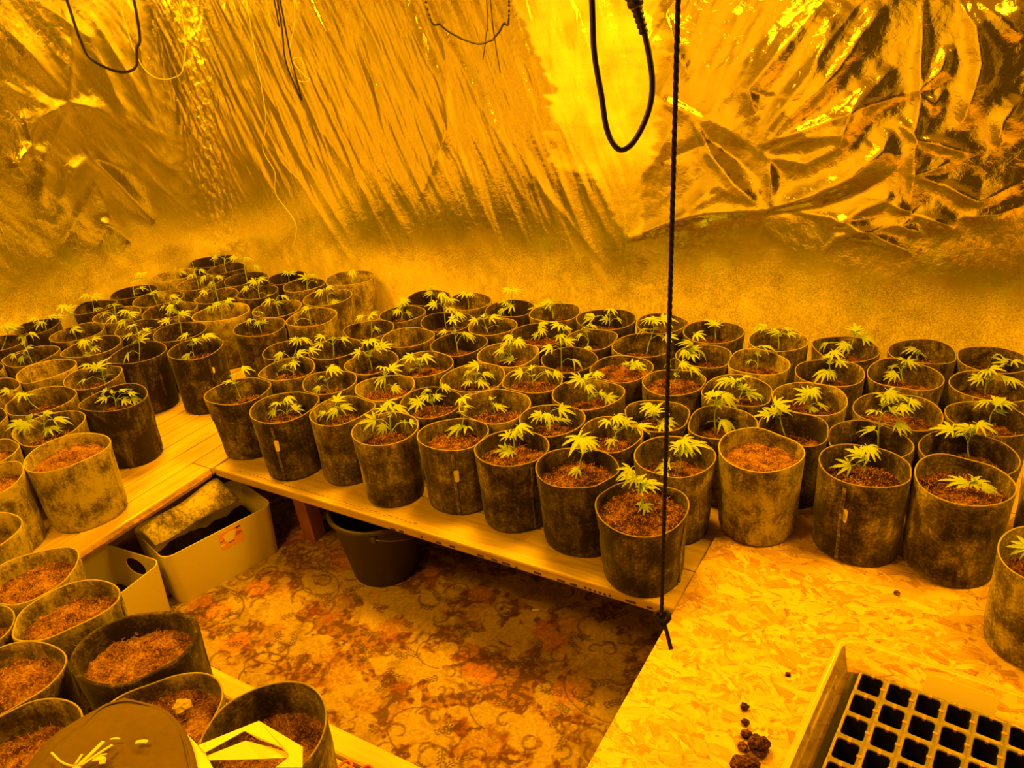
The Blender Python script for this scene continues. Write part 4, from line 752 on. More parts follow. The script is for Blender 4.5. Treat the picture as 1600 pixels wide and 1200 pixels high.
SPECIAL = {
 'G1': 'pale felt pot of dry coir beside the white boxes, seam showing inside',
 'G2': 'pale felt pot of dry coir squeezed to a teardrop beside the white box',
 'G3': 'felt pot of coir cut by the left frame edge, between two larger foreground pots',
 'G4': 'felt pot of dry coir at left edge, just left of the dark thick-walled pot',
 'G5': 'dark thick-walled felt pot heaped with dry coir at the carpet edge',
 'G6': 'felt pot partly covered by the dark cloth bag, a dry clump inside',
 'G7': 'felt pot at bottom left corner, left of the dark cloth bag',
 'G8': 'felt pot at the bottom with white cotton straps lying across it',
 'B20': 'small dark brown felt pot on the shelf corner beside the strand board, one seedling',
 'B51': 'pale clean felt pot without a plant at the strand board corner',
 'B64': 'dark felt pot with cream seam tag on the strand board, sparse seedling',
 'B65': 'large mottled felt pot on the strand board with a low drooping seedling',
 'B67': 'felt pot cut by the right frame edge, nearest on the strand board',
 'B66': 'felt pot at right edge behind the large mottled pot on the strand board',
 'A40': 'pale empty felt pot at left edge beside the pot nearest the aisle',
 'A41': 'pale empty felt pot at the left table corner, cut by left frame edge',
 'A38': 'pale empty felt pot nearest the aisle, on the board end of left table',
 'A35': 'dark felt pot with seedling nearest the bare boards of the left table',
 'A29': 'dark felt pot with small cream tag, far end of the bare boards',
 'B9': 'felt pot at the left front corner of the back table, one leaning seedling',
 'A24': 'tall pale felt pot with tiny seedling at right end of the far corner group',
}
rsoil = {}
def make_pot(P):
    key, cx, cy, r, tone, zb, h, plant = P
    rng = random.Random(sum(ord(c) * 31 ** i for i, c in enumerate(key)))
    near = (cy < 1.9 and cx > -2.3) or cy < 1.2
    root = empty('potted_seedling' if plant else 'felt_pot', (cx, cy, zb))
    tn = 'pale' if tone > .6 else ('dark' if tone < .28 else 'grey-brown')
    if key in SPECIAL: lab = SPECIAL[key]
    else:
        lab = tn + ' felt pot ' + ('with seedling' if plant else 'without plant') + ', ' + GI[key][0]
    grp = GI[key][1] if key in GI else 'foreground pots of bare coir'
    tag(root, lab, 'potted plant' if plant else 'pot', grp)
    ns = 56 if near else 36
    nb = [(x - cx, y - cy, rr) for k, (x, y, rr) in PXY.items() if k != key and math.hypot(x - cx, y - cy) < r + rr + .012]
    a2, p2, a3, p3 = rng.uniform(.01, .055), rng.uniform(0, 6.3), rng.uniform(0, .03), rng.uniform(0, 6.3)
    if key == 'G2': a2, p2 = .13, math.radians(120)
    if key == 'G5': a2, p2 = .10, math.radians(60)
    def R(th, f=1.0):
        q = r * f * (1 + a2 * math.cos(2 * (th - p2 / 2)) + a3 * math.cos(3 * th + p3))
        for dx, dy, rr in nb:
            d = math.hypot(dx, dy); c = math.cos(th - math.atan2(dy, dx)); lim = d * r / (r + rr) - .0015
            if c > .2: q = min(q, (lim * (.5 + .5 * min(1, f * 1.0)) if f > 1 else lim) / c)
        if cx < -3.4: 
            c = math.cos(th - PI)
            if c > .2: q = min(q, (cx - WX - .03) / c)
        return q
    w1, w2, wp, wq = rng.uniform(.001, .005), rng.uniform(.0005, .003), rng.uniform(0, 6.3), rng.uniform(0, 6.3)
    lx, ly = rng.uniform(-.002, .002), rng.uniform(-.002, .002)
    def rimz(th): return h + w1 * math.sin(2 * th + wp) + w2 * math.sin(3 * th + wq)
    T = .0034 if key != 'G5' else .010
    tp = {'B64': 1.0, 'B65': .985, 'B51': .95, 'B20': .90, 'A38': .93, 'B9': .84, 'B10': .90, 'B14': .93}.get(key, .93 + rng.uniform(-.035, .025))
    def mixf(k): return tp + (1 - tp) * k
    lev = [(0.0, tp * .90), (.004, tp * .955), (.014, tp * .985), (.05, mixf(.06)), (.10, mixf(.2) + rng.uniform(-.01, .02)), (.15, mixf(.42) + rng.uniform(-.015, .02)), (.19, mixf(.72)), (.215, mixf(.9)), (1.0, 1.0)]
    ph = [rng.uniform(0, 6.3) for _ in range(4)]
    V = []; F = []; mats = []
    smoothR = {}
    def ring(f, zf, inset=0.0, top=False):
        vals = [R(2 * PI * j / ns, f) for j in range(ns)]
        for _ in range(2): vals = [(vals[j - 1] + 2 * vals[j] + vals[(j + 1) % ns]) / 4 for j in range(ns)]
        for j in range(ns):
            th = 2 * PI * j / ns; z = zf(th); q = vals[j] - inset
            if not top and z > .01: q += .0016 * math.sin(5 * th + ph[0] + z * 30) * math.sin(z * 26 + ph[1]) - .0012 * abs(math.sin(2 * th + ph[2] + 14 * z))
            V.append((q * math.cos(th) + lx * z / h, q * math.sin(th) + ly * z / h, z))
    for z, f in lev[:-1]: ring(f, lambda th, z=z: z * h / .2375)
    ring(1.0, lambda th: rimz(th) - .0015, 0, True)
    ring(1.0, rimz, .0008, True); ring(1.0, rimz, T - .0008, True)
    ring(.997, lambda th: rimz(th) - .0015, T, True)
    sz = h - .068 + rng.uniform(-.008, .008)
    if key in ('B51', 'A38', 'A40', 'A39', 'G1', 'G2', 'G4', 'G5', 'G6'): sz = h - .042
    if key in ('B20', 'B38', 'B45'): sz = h - .030
    if key in ('B14', 'B18', 'B37', 'B7', 'B65', 'B16'): sz = h - .048
    ring(.985, lambda th: (h + sz) / 2, T, True); ring(.965, lambda th: sz - .012, T, True)
    nr = len(V) // ns
    for i in range(nr - 1):
        for j in range(ns):
            F.append((i * ns + j, i * ns + (j + 1) % ns, (i + 1) * ns + (j + 1) % ns, (i + 1) * ns + j)); mats.append(1 if 8 <= i <= 10 and key != 'G5' else 0)
    F.append(tuple(range(ns - 1, -1, -1))); mats.append(0)
    me = new_mesh('felt_wall', V, F, True); me.materials.append(M['felt']); me.materials.append(M['rim'])
    me.polygons.foreach_set('material_index', mats)
    o = link('felt_wall', me, None, root); o.color = (tone, tone, tone, 1)
    # soil
    V = []; F = []; nrg = 12 if near else 7; s1 = rng.uniform(0, 50); mx, my = rng.uniform(-.4, .4), rng.uniform(-.4, .4); amp = rng.uniform(.008, .022)
    rin = [R(2 * PI * j / ns, .965) - T + .001 for j in range(ns)]
    XY = [(0, 0)] + [(rin[j] * (i / nrg) * math.cos(2 * PI * j / ns), rin[j] * (i / nrg) * math.sin(2 * PI * j / ns)) for i in range(1, nrg + 1) for j in range(ns)]
    ax = np.array(XY); nz = fbm(ax[:, 0] * 38 + s1, ax[:, 1] * 38, 7, 4, .6) - .5
    mound = np.exp(-((ax[:, 0] / r - mx) ** 2 + (ax[:, 1] / r - my) ** 2) * 4)
    for (x, y), n_, mo in zip(XY, nz, mound): V.append((x + lx, y + ly, sz + n_ * .024 + mo * amp - .005))
    F = [(0, 1 + j, 1 + (j + 1) % ns) for j in range(ns)]
    F += [(1 + (i - 1) * ns + j, 1 + i * ns + j, 1 + i * ns + (j + 1) % ns, 1 + (i - 1) * ns + (j + 1) % ns) for i in range(1, nrg) for j in range(ns)]
    sb = MB(); sb.add(V, F)
    soil_o = sb.build('soil', M['soil_dry'] if (tone > .7 or key[0] == 'G') else M['soil'], root, True)
    sb = MB()
    for k in range(260 if near else 70):                           # coir strands
        a, q = rng.uniform(0, 6.3), r * .85 * math.sqrt(rng.random()); x, y = q * math.cos(a), q * math.sin(a)
        d = rng.uniform(0, 6.3); L = rng.uniform(.004, .013); w = .0004
        zz = sz + amp * math.exp(-((x / r - mx) ** 2 + (y / r - my) ** 2) * 4) + .001; pts = []
        for t in (0, .5, 1):
            dd = d + rng.uniform(-.6, .6); pts.append((x + L * t * math.cos(dd) + lx, y + L * t * math.sin(dd) + ly, zz + .004 * math.sin(t * 3) + rng.uniform(0, .002)))
        vs = []
        for p in pts: vs += [(p[0] - w * math.sin(d), p[1] + w * math.cos(d), p[2]), (p[0] + w * math.sin(d), p[1] - w * math.cos(d), p[2])]
        sb.add(vs, [(0, 1, 3, 2), (2, 3, 5, 4)])
    sb.build('coir_strand', M['strand'], root)['kind'] = 'stuff'
    # seam and tag
    L0 = math.hypot(cx, cy); f_ = (cx / L0, cy / L0); rt = (f_[1], -f_[0])
    s_, tg = SEAM.get(key, (None, 0))
    if s_ is None: ang = rng.uniform(0, 6.3)
    else: ang = math.atan2(-f_[1] * math.cos(s_) + rt[1] * math.sin(s_), -f_[0] * math.cos(s_) + rt[0] * math.sin(s_))
    b = MB(); vs = []; zs = [.012, .05, .10, .15, .19, .222]
    fz = [mixf(0), mixf(.06), mixf(.22), mixf(.42), mixf(.72), mixf(.93)]
    for z, f in zip(zs, fz):
        q = R(ang, f) + .0006; dth = .0035 / q
        for k, pr in ((-1.6, -.001), (-1, .0016), (1, .0016), (1.15, -.001)):
            a = ang + dth * k + .01 * math.sin(z * 40); vs.append(((q + pr) * math.cos(a) + lx * z / h, (q + pr) * math.sin(a) + ly * z / h, z * h / .2375))
    b.add(vs, [(4 * i + k, 4 * i + k + 1, 4 * i + k + 5, 4 * i + k + 4) for i in range(5) for k in range(3)])
    o = b.build('seam', M['felt'], root); o.color = (min(1, tone + .12),) * 3 + (1,)
    if tg:
        b = MB(); q = R(ang, .95) + .003; hw = .007; z0_, z1_ = (.128, .168) if key != 'A29' else (.17, .195)
        er = Vector((math.cos(ang), math.sin(ang), 0)); et = Vector((-math.sin(ang), math.cos(ang), 0)); c0 = er * q + et * .006
        out = [(-hw, z0_ + .004), (-hw * .5, z0_), (hw * .5, z0_), (hw, z0_ + .004), (hw * 1.2, z1_ - .004), (hw * .6, z1_), (-hw * .6, z1_), (-hw, z1_ - .003)]
        fr = [c0 + et * u + er * .0015 + Vector((0, 0, z)) for u, z in out]; bk = [c0 + et * u + Vector((0, 0, z)) for u, z in out]
        b.add(fr + bk, [tuple(range(8)), tuple(range(15, 7, -1))] + [(i, i + 8, (i + 1) % 8 + 8, (i + 1) % 8) for i in range(8)])
        o = b.build('tag', M['tag'], root); o['label'] = 'small cream sewn-in tag'
        ib = MB(); ph_ = [c0 + et * u + er * .0019 + Vector((0, 0, z)) for u, z in ((-.003, z0_ + .01), (.003, z0_ + .01), (.003, z1_ - .01), (-.003, z1_ - .01))]
        if key == 'B64':
            for kk in range(3):
                u = -.0035 + .0028 * kk
                ib.add([c0 + et * a_ + er * .0019 + Vector((0, 0, z)) for a_, z in ((u, z0_ + .008), (u + .0012, z0_ + .008), (u + .0012, z1_ - .008 - .003 * kk), (u, z1_ - .008 - .003 * kk))], [(0, 1, 2, 3)])
            ib.build('tag_print', M['ink'], o)
    # plant
    if plant:
        foot = Vector((plant[0][0], plant[0][1], sz + .002)); tip = Vector(plant[1][:3]); tip.z -= (zb - TZ)
        if tip.z < foot.z + .025: tip.z = foot.z + .025
        bend = Vector((rng.uniform(-.006, .006), rng.uniform(-.006, .006), 0))
        st = [foot.lerp(tip, t) + bend * math.sin(t * PI) for t in (0, .2, .4, .6, .8, 1)]
        sb = MB(); sb.tube(st, [.0024, .0021, .0019, .0017, .0014, .001], 6)
        H = tip.z - foot.z; leaves = []
        for lp in plant[2:]:
            p_ = Vector(lp[:3]); p_.z -= (zb - TZ); big = len(lp) > 3; p_.z = max(p_.z, sz + .008)
            hor = Vector((p_.x - tip.x, p_.y - tip.y, 0)); dist = hor.length
            if dist < .004: hor = Vector((rng.uniform(-1, 1), rng.uniform(-1, 1), 0)) * .01
            size = rng.uniform(.040, .056) * (1.3 if big else 1)
            t = min(.97, max(.3, (p_.z - foot.z - .3 * dist) / max(H, .01))); k = t * 5; i = min(4, int(k)); src = st[i].lerp(st[i + 1], k - i)
            dv = hor.normalized(); droop = rng.uniform(-.55, .05) if dist > .02 else rng.uniform(-.1, .5)
            if p_.z < tip.z - .03: droop -= .25
            fwd_ = Vector((dv.x, dv.y, droop)).normalized()
            base = p_ - fwd_ * size * .35
            up = Vector((rng.uniform(-.35, .35), rng.uniform(-.35, .35), 1)) + Vector((-f_[0], -f_[1], 0)) * .35
            mid = src.lerp(base, .55) + Vector((0, 0, .006 + .1 * dist))
            sb.tube([src, src.lerp(mid, .6) + Vector((0, 0, .002)), mid, base], [.0011, .001, .0009, .0008], 5, False)
            put_leaf(root, LEAVES[rng.randrange(5)], base, fwd_, up, size)
        az = rng.uniform(0, 6.3)
        for k in range(2):
            a = az + k * 2.7 + rng.uniform(-.3, .3)
            put_leaf(root, BUDS[k % 2], tip, (math.cos(a), math.sin(a), rng.uniform(.15, .9)), (-math.cos(a) * .6, -math.sin(a) * .6, 1), rng.uniform(.016, .026))
        sb.build('stem', M['stem'], root, True)
    return root
for P in POTS: make_pot(P)

# ------------------------------------------------------------------ storage boxes under the left table edge
def rrect(x0, x1, y0, y1, rad, n=6):
    out = []
    for cx, cy, a0 in ((x1 - rad, y1 - rad, 0), (x0 + rad, y1 - rad, 90), (x0 + rad, y0 + rad, 180), (x1 - rad, y0 + rad, 270)):
        for k in range(n + 1):
            a = math.radians(a0 + 90 * k / n); out.append((cx + rad * math.cos(a), cy + rad * math.sin(a)))
    return out
def storage_box(name, label, loc, rz, W, L, H, hole=False):
    root = tag(empty(name, loc, rz), label, 'storage box', 'white storage boxes by the carpet')
    rad = .035; t = .003; V = []
    rings = [(0, .94, 0), (.006, .95, 0), (H, 1.0, 0), (H + .001, 1.0, t * .4), (H, 1.0, t), (.008, .95, t), (.006, .93, t)]
    for z, k, ins in rings:
        V += [(x * k, y * k, z) for x, y in rrect(-W / 2 + ins, W / 2 - ins, -L / 2 + ins, L / 2 - ins, rad)]
    n = len(V) // len(rings); F = [(i * n + j, i * n + (j + 1) % n, (i + 1) * n + (j + 1) % n, (i + 1) * n + j) for i in range(len(rings) - 1) for j in range(n)]
    F += [tuple(range(n - 1, -1, -1)), tuple((len(rings) - 1) * n + j for j in range(n))]
    me = new_mesh('shell', V, F, True)
    o = link('shell', me, M['box_plastic'], root)
    md = o.modifiers.new('e', 'EDGE_SPLIT'); md.split_angle = math.radians(40)
    if hole:
        cut = MB(); pts = []
        N = 28
        for y in (-L / 2 - .05, L / 2 + .05): pts += [(.046 * math.cos(2 * PI * k / N), y, H - .056 + .031 * math.sin(2 * PI * k / N)) for k in range(N)]
        cut.add(pts, [tuple(range(N)), tuple(range(2 * N - 1, N - 1, -1))] + [(k + N, (k + 1) % N + N, (k + 1) % N, k) for k in range(N)])
        cm = cut.mesh('cutter'); bm = bmesh.new(); bm.from_mesh(cm); bmesh.ops.recalc_face_normals(bm, faces=bm.faces); bm.to_mesh(cm); bm.free()
        co = bpy.data.objects.new('cutter', cm); COL.objects.link(co)
        o2 = bpy.data.objects.new('tmp', me); COL.objects.link(o2)
        bo = o2.modifiers.new('b', 'BOOLEAN'); bo.operation = 'DIFFERENCE'; bo.object = co; bo.solver = 'EXACT'
        dg = bpy.context.evaluated_depsgraph_get(); dg.update()
        nm = bpy.data.meshes.new_from_object(o2.evaluated_get(dg)); nm.name = 'shell'
        bpy.data.objects.remove(o2, do_unlink=True); bpy.data.objects.remove(co, do_unlink=True)
        o.data = nm
        if len(nm.materials) == 0: nm.materials.append(M['box_plastic'])
    return root
def heap(parent, W, L, z, mat, seed, amp=.03):
    nx, ny = 24, 30; xs_ = np.linspace(-W / 2, W / 2, nx); ys_ = np.linspace(-L / 2, L / 2, ny); X, Y = np.meshgrid(xs_, ys_)
    Z = z + amp * (fbm(X * 12 + seed, Y * 12, seed, 4, .6) - .5) * 2
    V = np.stack([X, Y, Z], -1).reshape(-1, 3).tolist(); F = [(j * nx + i, j * nx + i + 1, (j + 1) * nx + i + 1, (j + 1) * nx + i) for j in range(ny - 1) for i in range(nx - 1)]
    return link('soil', new_mesh('soil', V, F, True), mat, parent)
b1 = storage_box('storage_box', 'white storage box with an orange sticker and dark soil inside, nearer the brown leg', (-2.145, 1.345, 0), math.radians(-15), .27, .395, .203)
heap(b1, .24, .365, .085, M['soil_dark'], 4)
# sticker on the long front face (local +x side)
def sticker(root, W, H):
    def face(u, z): k = .94 + .06 * z / H; return (W / 2 * k + .0012, u, z)
    def quad(name, mat, pts, off, par):
        b = MB(); fr = [(face(u, z)[0] + off, u, z) for u, z in pts]; bk = [(x - .0008, y, z) for x, y, z in fr]; n = len(pts)
        b.add(fr + bk, [tuple(range(n)), tuple(range(2 * n - 1, n - 1, -1))] + [(i, i + n, (i + 1) % n + n, (i + 1) % n) for i in range(n)]); return b.build(name, mat, par)
    u0, u1, za, zb_ = -.012, .068, .125, .192
    s = quad('sticker', M['sticker'], [(u0, za), (u1, za), (u1, zb_), (u0, zb_)], 0, root); s['label'] = 'orange picture sticker with a white cup shape'
    quad('printed_picture', M['sticker_white'], [(u0 + .022, za + .022), (u0 + .048, za + .024), (u0 + .060, za + .052), (u0 + .05, za + .06), (u0 + .014, za + .052), (u0 + .016, za + .034)], .0006, s)
    quad('printed_band', M['sticker_brown'], [(u0 + .055, za + .03), (u1, za + .034), (u1, za + .042), (u0 + .062, za + .048)], .0006, s)
    quad('printed_band', M['sticker_brown'], [(u0, za + .03), (u0 + .015, za + .034), (u0 + .016, za + .040), (u0, za + .036)], .0006, s)
    quad('printed_text', M['ink'], [(u0 + .026, za + .015), (u0 + .048, za + .017), (u0 + .048, za + .0195), (u0 + .026, za + .0175)], .0006, s)
    quad('printed_text', M['ink'], [(u1 - .018, zb_ - .009), (u1 - .002, zb_ - .009), (u1 - .002, zb_ - .003), (u1 - .018, zb_ - .003)], .0006, s)
    quad('printed_mark', M['sticker_white'], [(u0 + .006 + .007 * math.cos(a * PI / 6), za + .018 + .004 * math.sin(a * PI / 6)) for a in range(12)], .0006, s)
sticker(b1, .27, .203)
b2 = storage_box('storage_box', 'white storage box with an oval handle hole, beside the foreground pots', (-2.185, .925, 0), math.radians(4), .275, .355, .205, True)
heap(b2, .245, .325, .05, M['soil_dark'], 9, .01)
# flattened felt bag lying between table edge and box rim
b = MB(); nu, nv = 24, 8
A_ = [Vector((-2.163, 1.130, .286)), Vector((-2.163, 1.45, .290))]; B_ = [Vector((-2.112, 1.135, .236)), Vector((-2.062, 1.445, .236))]
V = []
for s_ in (0, 1):
    for i in range(nu + 1):
        for j in range(nv + 1):
            u, v = i / nu, j / nv; p = A_[0].lerp(A_[1], u).lerp(B_[0].lerp(B_[1], u), v)
            p.z += .010 * math.sin(v * PI) * (1 if s_ == 0 else -.2) + .004 * math.sin(u * 9 + v * 3) - (.004 * s_); V.append(p)
m_ = (nu + 1) * (nv + 1); F = []
for i in range(nu):
    for j in range(nv):
        q = i * (nv + 1) + j; F += [(q, q + nv + 1, q + nv + 2, q + 1), (q + m_, q + m_ + 1, q + m_ + nv + 2, q + m_ + nv + 1)]
for i in range(nu):
    q = i * (nv + 1); F += [(q, q + m_, q + m_ + nv + 1, q + nv + 1), (q + nv, q + nv + nv + 1, q + m_ + nv + nv + 1, q + m_ + nv)]
for j in range(nv):
    q = nu * (nv + 1) + j; F += [(j, j + 1, j + 1 + m_, j + m_), (q, q + m_, q + m_ + 1, q + 1)]
b.add(V, F); o = b.build('folded_felt_pot', M['felt'], None, True); o.color = (.75,) * 3 + (1,)
tag(o, 'flattened pale felt pot tucked between the table edge and the sticker box', 'pot')

# ------------------------------------------------------------------ bucket
bk = tag(empty('bucket', (-1.56, 1.585, 0)), 'black plastic bucket with wire handle under the back table', 'bucket')
prof = [(.0, .004), (.105, .0), (.112, .004), (.150, .245), (.153, .247), (.160, .246), (.163, .252), (.160, .260), (.152, .262), (.147, .256), (.146, .245), (.108, .012), (0, .010)]
n = 48; V = []; F = []
for q, z in prof: V += [(q * math.cos(2 * PI * j / n), q * math.sin(2 * PI * j / n), z) for j in range(n)]
F = [(i * n + j, i * n + (j + 1) % n, (i + 1) * n + (j + 1) % n, (i + 1) * n + j) for i in range(len(prof) - 1) for j in range(n)]
link('bucket_body', new_mesh('bucket_body', V, F, True), M['bucket'], bk)
pts = []
for k in range(21):
    a = math.radians(-54) + PI * k / 20; q = .163 + .012 * math.sin(PI * k / 20)
    pts.append(Vector((q * math.cos(a), q * math.sin(a), .235 - .055 * math.sin(PI * k / 20))))
b = MB(); b.tube(pts, .0018, 6); b.build('wire_handle', M['web'], bk, True)
for s_ in (1, -1):
    p = Vector((math.cos(math.radians(-54)), math.sin(math.radians(-54)), 0)) * .155 * s_ + Vector((0, 0, .235))
    b = MB(); b.box(p.x - .009, p.x + .009, p.y - .009, p.y + .009, p.z - .014, p.z + .01); b.build('handle_lug', M['bucket'], bk, bevel=.003)

# ------------------------------------------------------------------ rope, power cord, wires
def rope(pts, r, twist=True):
    b = MB(); P_ = [Vector(p) for p in pts]
    for s_ in range(3 if twist else 1):
        q = []; L = 0
        for i, p in enumerate(P_):
            if i: L += (P_[i] - P_[i - 1]).length
            a = L / .011 * 2 * PI / 3 + s_ * 2 * PI / 3
            q.append(p + Vector((math.cos(a), math.sin(a), 0)) * r * .42)
        b.tube(q, r * .62, 6)
    return b
rp = tag(empty('hanging_rope', (-.352, .995, 2.34)), 'long black rope hanging down in front, knotted at its lower end', 'rope')
p0, p1 = Vector((-.333, .998, 2.345)), Vector((-.3513, .984, .762)); N = 560
b = rope([p0.lerp(p1, i / N) for i in range(N + 1)], .0034); at(rp, b.build('rope_strand', M['rope'], rp, True))
b = MB(); kc = Vector((-.3505, .983, .752))
kp = [kc + Vector((.011 * math.cos(t * 1.0) * (1 + .25 * math.cos(3 * t)), .009 * math.sin(t) * (1 + .2 * math.sin(2 * t)), .009 * math.sin(2.1 * t))) for t in [k * .35 for k in range(36)]]
b.tube(kp, .0036, 7); at(rp, b.build('knot', M['rope'], rp, True))
b = MB(); b.tube(spline([(-.348, .981, .748), (-.338, .972, .735), (-.325, .958, .712)], 6), [.0036] * 12 + [.0042], 7); at(rp, b.build('rope_end', M['rope'], rp, True))
pc = tag(empty('power_cord', (-.44, 1.06, 1.7)), 'thick black power cord in a loop with moulded plug at upper centre', 'power cord')
pts = spline([(-.470, 1.046, 2.30), (-.478, 1.045, 1.95), (-.4765, 1.047, 1.714), (-.474, 1.044, 1.65), (-.465, 1.044, 1.594), (-.459, 1.043, 1.555), (-.450, 1.044, 1.532), (-.438, 1.045, 1.5225), (-.424, 1.052, 1.530), (-.411, 1.061, 1.554), (-.403, 1.068, 1.582), (-.402, 1.071, 1.610), (-.4065, 1.072, 1.64), (-.414, 1.071, 1.674)], 7)
b = MB(); b.tube(pts, .0040, 10); at(pc, b.build('cable', M['cord'], pc, True))
d = (Vector((-.427, 1.068, 1.714)) - Vector((-.414, 1.071, 1.670))).normalized(); s0 = Vector((-.4135, 1.071, 1.668))
b = MB(); q = []; rr_ = []
for k in range(15): q.append(s0 + d * (.0024 * k)); rr_.append((.0062 if k % 3 else .0048) + .00012 * k)
b.tube(q, rr_, 12); at(pc, b.build('strain_relief', M['cord'], pc, True))
b = MB(); q = [s0 + d * t for t in (.034, .036, .042, .044, .050, .075, .095, .098)]; b.tube(q, [.008, .0105, .0108, .0095, .0135, .0145, .0140, .012], 16); at(pc, b.build('plug', M['cord'], pc, True))
def wire(name, pts, r, mat, label, cat, k=8):
    b = MB(); b.tube(spline(pts, k), r, 6); return tag(b.build(name, mat, None, True), label, cat)
wire('black_cord', [(-1.60, 1.03, 2.34), (-1.588, 1.042, 1.789), (-1.587, 1.045, 1.72), (-1.583, 1.051, 1.684), (-1.566, 1.074, 1.66), (-1.549, 1.098, 1.651), (-1.536, 1.116, 1.660), (-1.531, 1.124, 1.69), (-1.52, 1.14, 1.78), (-1.50, 1.15, 2.34)], .0031, M['cord'], 'black cord hanging in a loop at the upper left', 'cord')
wire('thin_wire', [(-1.865, 1.345, 2.34), (-1.859, 1.352, 1.795), (-1.855, 1.359, 1.666), (-1.839, 1.378, 1.619), (-1.812, 1.413, 1.611), (-1.792, 1.44, 1.641), (-1.776, 1.46, 1.785), (-1.77, 1.465, 2.34)], .0014, M['yellow_wire'], 'thin yellow-green wire loop beside the black cord loop', 'wire')
wire('black_cord', [(-1.615, 1.63, 2.34), (-1.619, 1.633, 1.768), (-1.624, 1.626, 1.633), (-1.612, 1.632, 1.56), (-1.603, 1.637, 1.525), (-1.607, 1.637, 1.575), (-1.613, 1.637, 1.631), (-1.614, 1.638, 1.767), (-1.612, 1.64, 2.34)], .0022, M['cord'], 'narrow black cord doubled back on itself, hanging left of centre', 'cord')
wire('black_cord', [(-1.632, 1.63, 2.34), (-1.629, 1.632, 1.768), (-1.628, 1.631, 1.71)], .002, M['cord'], 'short black cord end beside the doubled black cord', 'cord')
b = MB()
for pts in ([(-1.69, 2.36, 2.34), (-1.678, 2.365, 1.743), (-1.642, 2.39, 1.662), (-1.592, 2.422, 1.618)], [(-1.50, 2.479, 1.605), (-1.47, 2.499, 1.646), (-1.446, 2.514, 1.722), (-1.44, 2.52, 2.34)], [(-1.592, 2.422, 1.618), (-1.54, 2.45, 1.597), (-1.50, 2.479, 1.605)]):
    sp = spline(pts, 14)
    for i in range(len(sp) - 1):
        L = (sp[i + 1] - sp[i]).length; nn = max(1, int(L / .011))
        for k in range(nn):
            p = sp[i].lerp(sp[i + 1], k / nn); dd = (sp[i + 1] - sp[i]).normalized(); b.tube([p, p + dd * .004, p + dd * .008, p + dd * .011], [.0012, .0036, .0036, .0012], 5)
o = b.build('beaded_chain', M['cord'], None); o['kind'] = 'stuff'; tag(o, 'dark beaded chain hanging in a swag at upper centre', 'chain')
for k, (pts) in enumerate(([(-1.512, 2.47, 2.34), (-1.51, 2.476, 1.728), (-1.52, 2.47, 1.62), (-1.532, 2.455, 1.545)], [(-1.50, 2.48, 2.34), (-1.497, 2.48, 1.72), (-1.492, 2.48, 1.60), (-1.475, 2.47, 1.50)])):
    wire('thin_wire', pts, .0018, M['cord'], ['thin dark wire hanging through the beaded chain, left one', 'thin dark wire hanging through the beaded chain, right one'][k], 'wire')
wire('pale_thread', [(-2.95, 2.78, 2.3), (-2.956, 2.79, 1.811), (-2.964, 2.79, 1.653), (-2.983, 2.79, 1.315), (-3.049, 2.79, 1.165), (-3.0, 2.79, 1.05), (-3.025, 2.79, .945), (-2.93, 2.79, .80), (-2.99, 2.79, .66)], .0014, M['thread'], 'long pale thread hanging down the foil left of centre', 'thread')
wire('pale_thread', [(-2.66, 2.78, 2.3), (-2.668, 2.79, 1.792), (-2.749, 2.79, 1.59), (-2.70, 2.79, 1.50), (-2.66, 2.79, 1.47), (-2.73, 2.79, 1.47), (-2.752, 2.79, 1.55), (-2.69, 2.79, 1.56), (-2.68, 2.79, 1.48)], .0014, M['thread'], 'pale thread with a tangled lower end, right of the doubled black cord', 'thread')

# ------------------------------------------------------------------ propagator tray on the board
BZ = TZ + .018
tr = tag(empty('propagator_tray', (0, 0, BZ)), 'clear plastic propagator tray with a white label, bottom right on the board', 'tray')
def tilt(u, v):                                                     # tray axes: u to the right along the far side, v towards the viewer
    o_ = Vector((-.093, 1.425)); e1 = Vector((.998, -.06)).normalized(); e2 = Vector((-.10, -.995)).normalized(); p = o_ + e1 * u + e2 * v; return p.x, p.y
def tray_ring(u0, u1, v0, v1, rad, z): 
    return [(*tilt(u, v), z) for u, v in [(a, b_) for a, b_ in rrect(u0, u1, v0, v1, rad)][::-1]]
TU, TV = .56, .47
rings = [tray_ring(.022, TU - .022, .022, TV - .022, .02, .0015), tray_ring(.018, TU - .018, .018, TV - .018, .025, .004), tray_ring(.006, TU - .006, .006, TV - .006, .03, .068), tray_ring(-.004, TU + .004, -.004, TV + .004, .034, .071), tray_ring(-.008, TU + .008, -.008, TV + .008, .038, .066)]
n = len(rings[0]); V = [p for r_ in rings for p in r_]
F = [(i * n + j, i * n + (j + 1) % n, (i + 1) * n + (j + 1) % n, (i + 1) * n + j) for i in range(len(rings) - 1) for j in range(n)] + [tuple(range(n))]
link('tray_shell', new_mesh('tray_shell', V, F, True), M['clear'], tr)
b = MB(); ra = tray_ring(.004, TU - .004, .004, TV - .004, .031, .0705); rb = tray_ring(-.009, TU + .009, -.009, TV + .009, .039, .0725); rc = tray_ring(-.010, TU + .010, -.010, TV + .010, .040, .062); nn = len(ra)
b.add(ra + rb + rc, [(i * nn + j, i * nn + (j + 1) % nn, (i + 1) * nn + (j + 1) % nn, (i + 1) * nn + j) for i in range(2) for j in range(nn)]); b.build('rolled_lip', M['lip'], tr, True)
b = MB(); pts = [(tilt(.165, .046), .012), (tilt(.295, .046), .012), (tilt(.295, .012), .062), (tilt(.165, .012), .062)]
fr = [(x, y - .003, z) for (x, y), z in pts]; bk_ = [(x, y - .0022, z) for (x, y), z in pts]
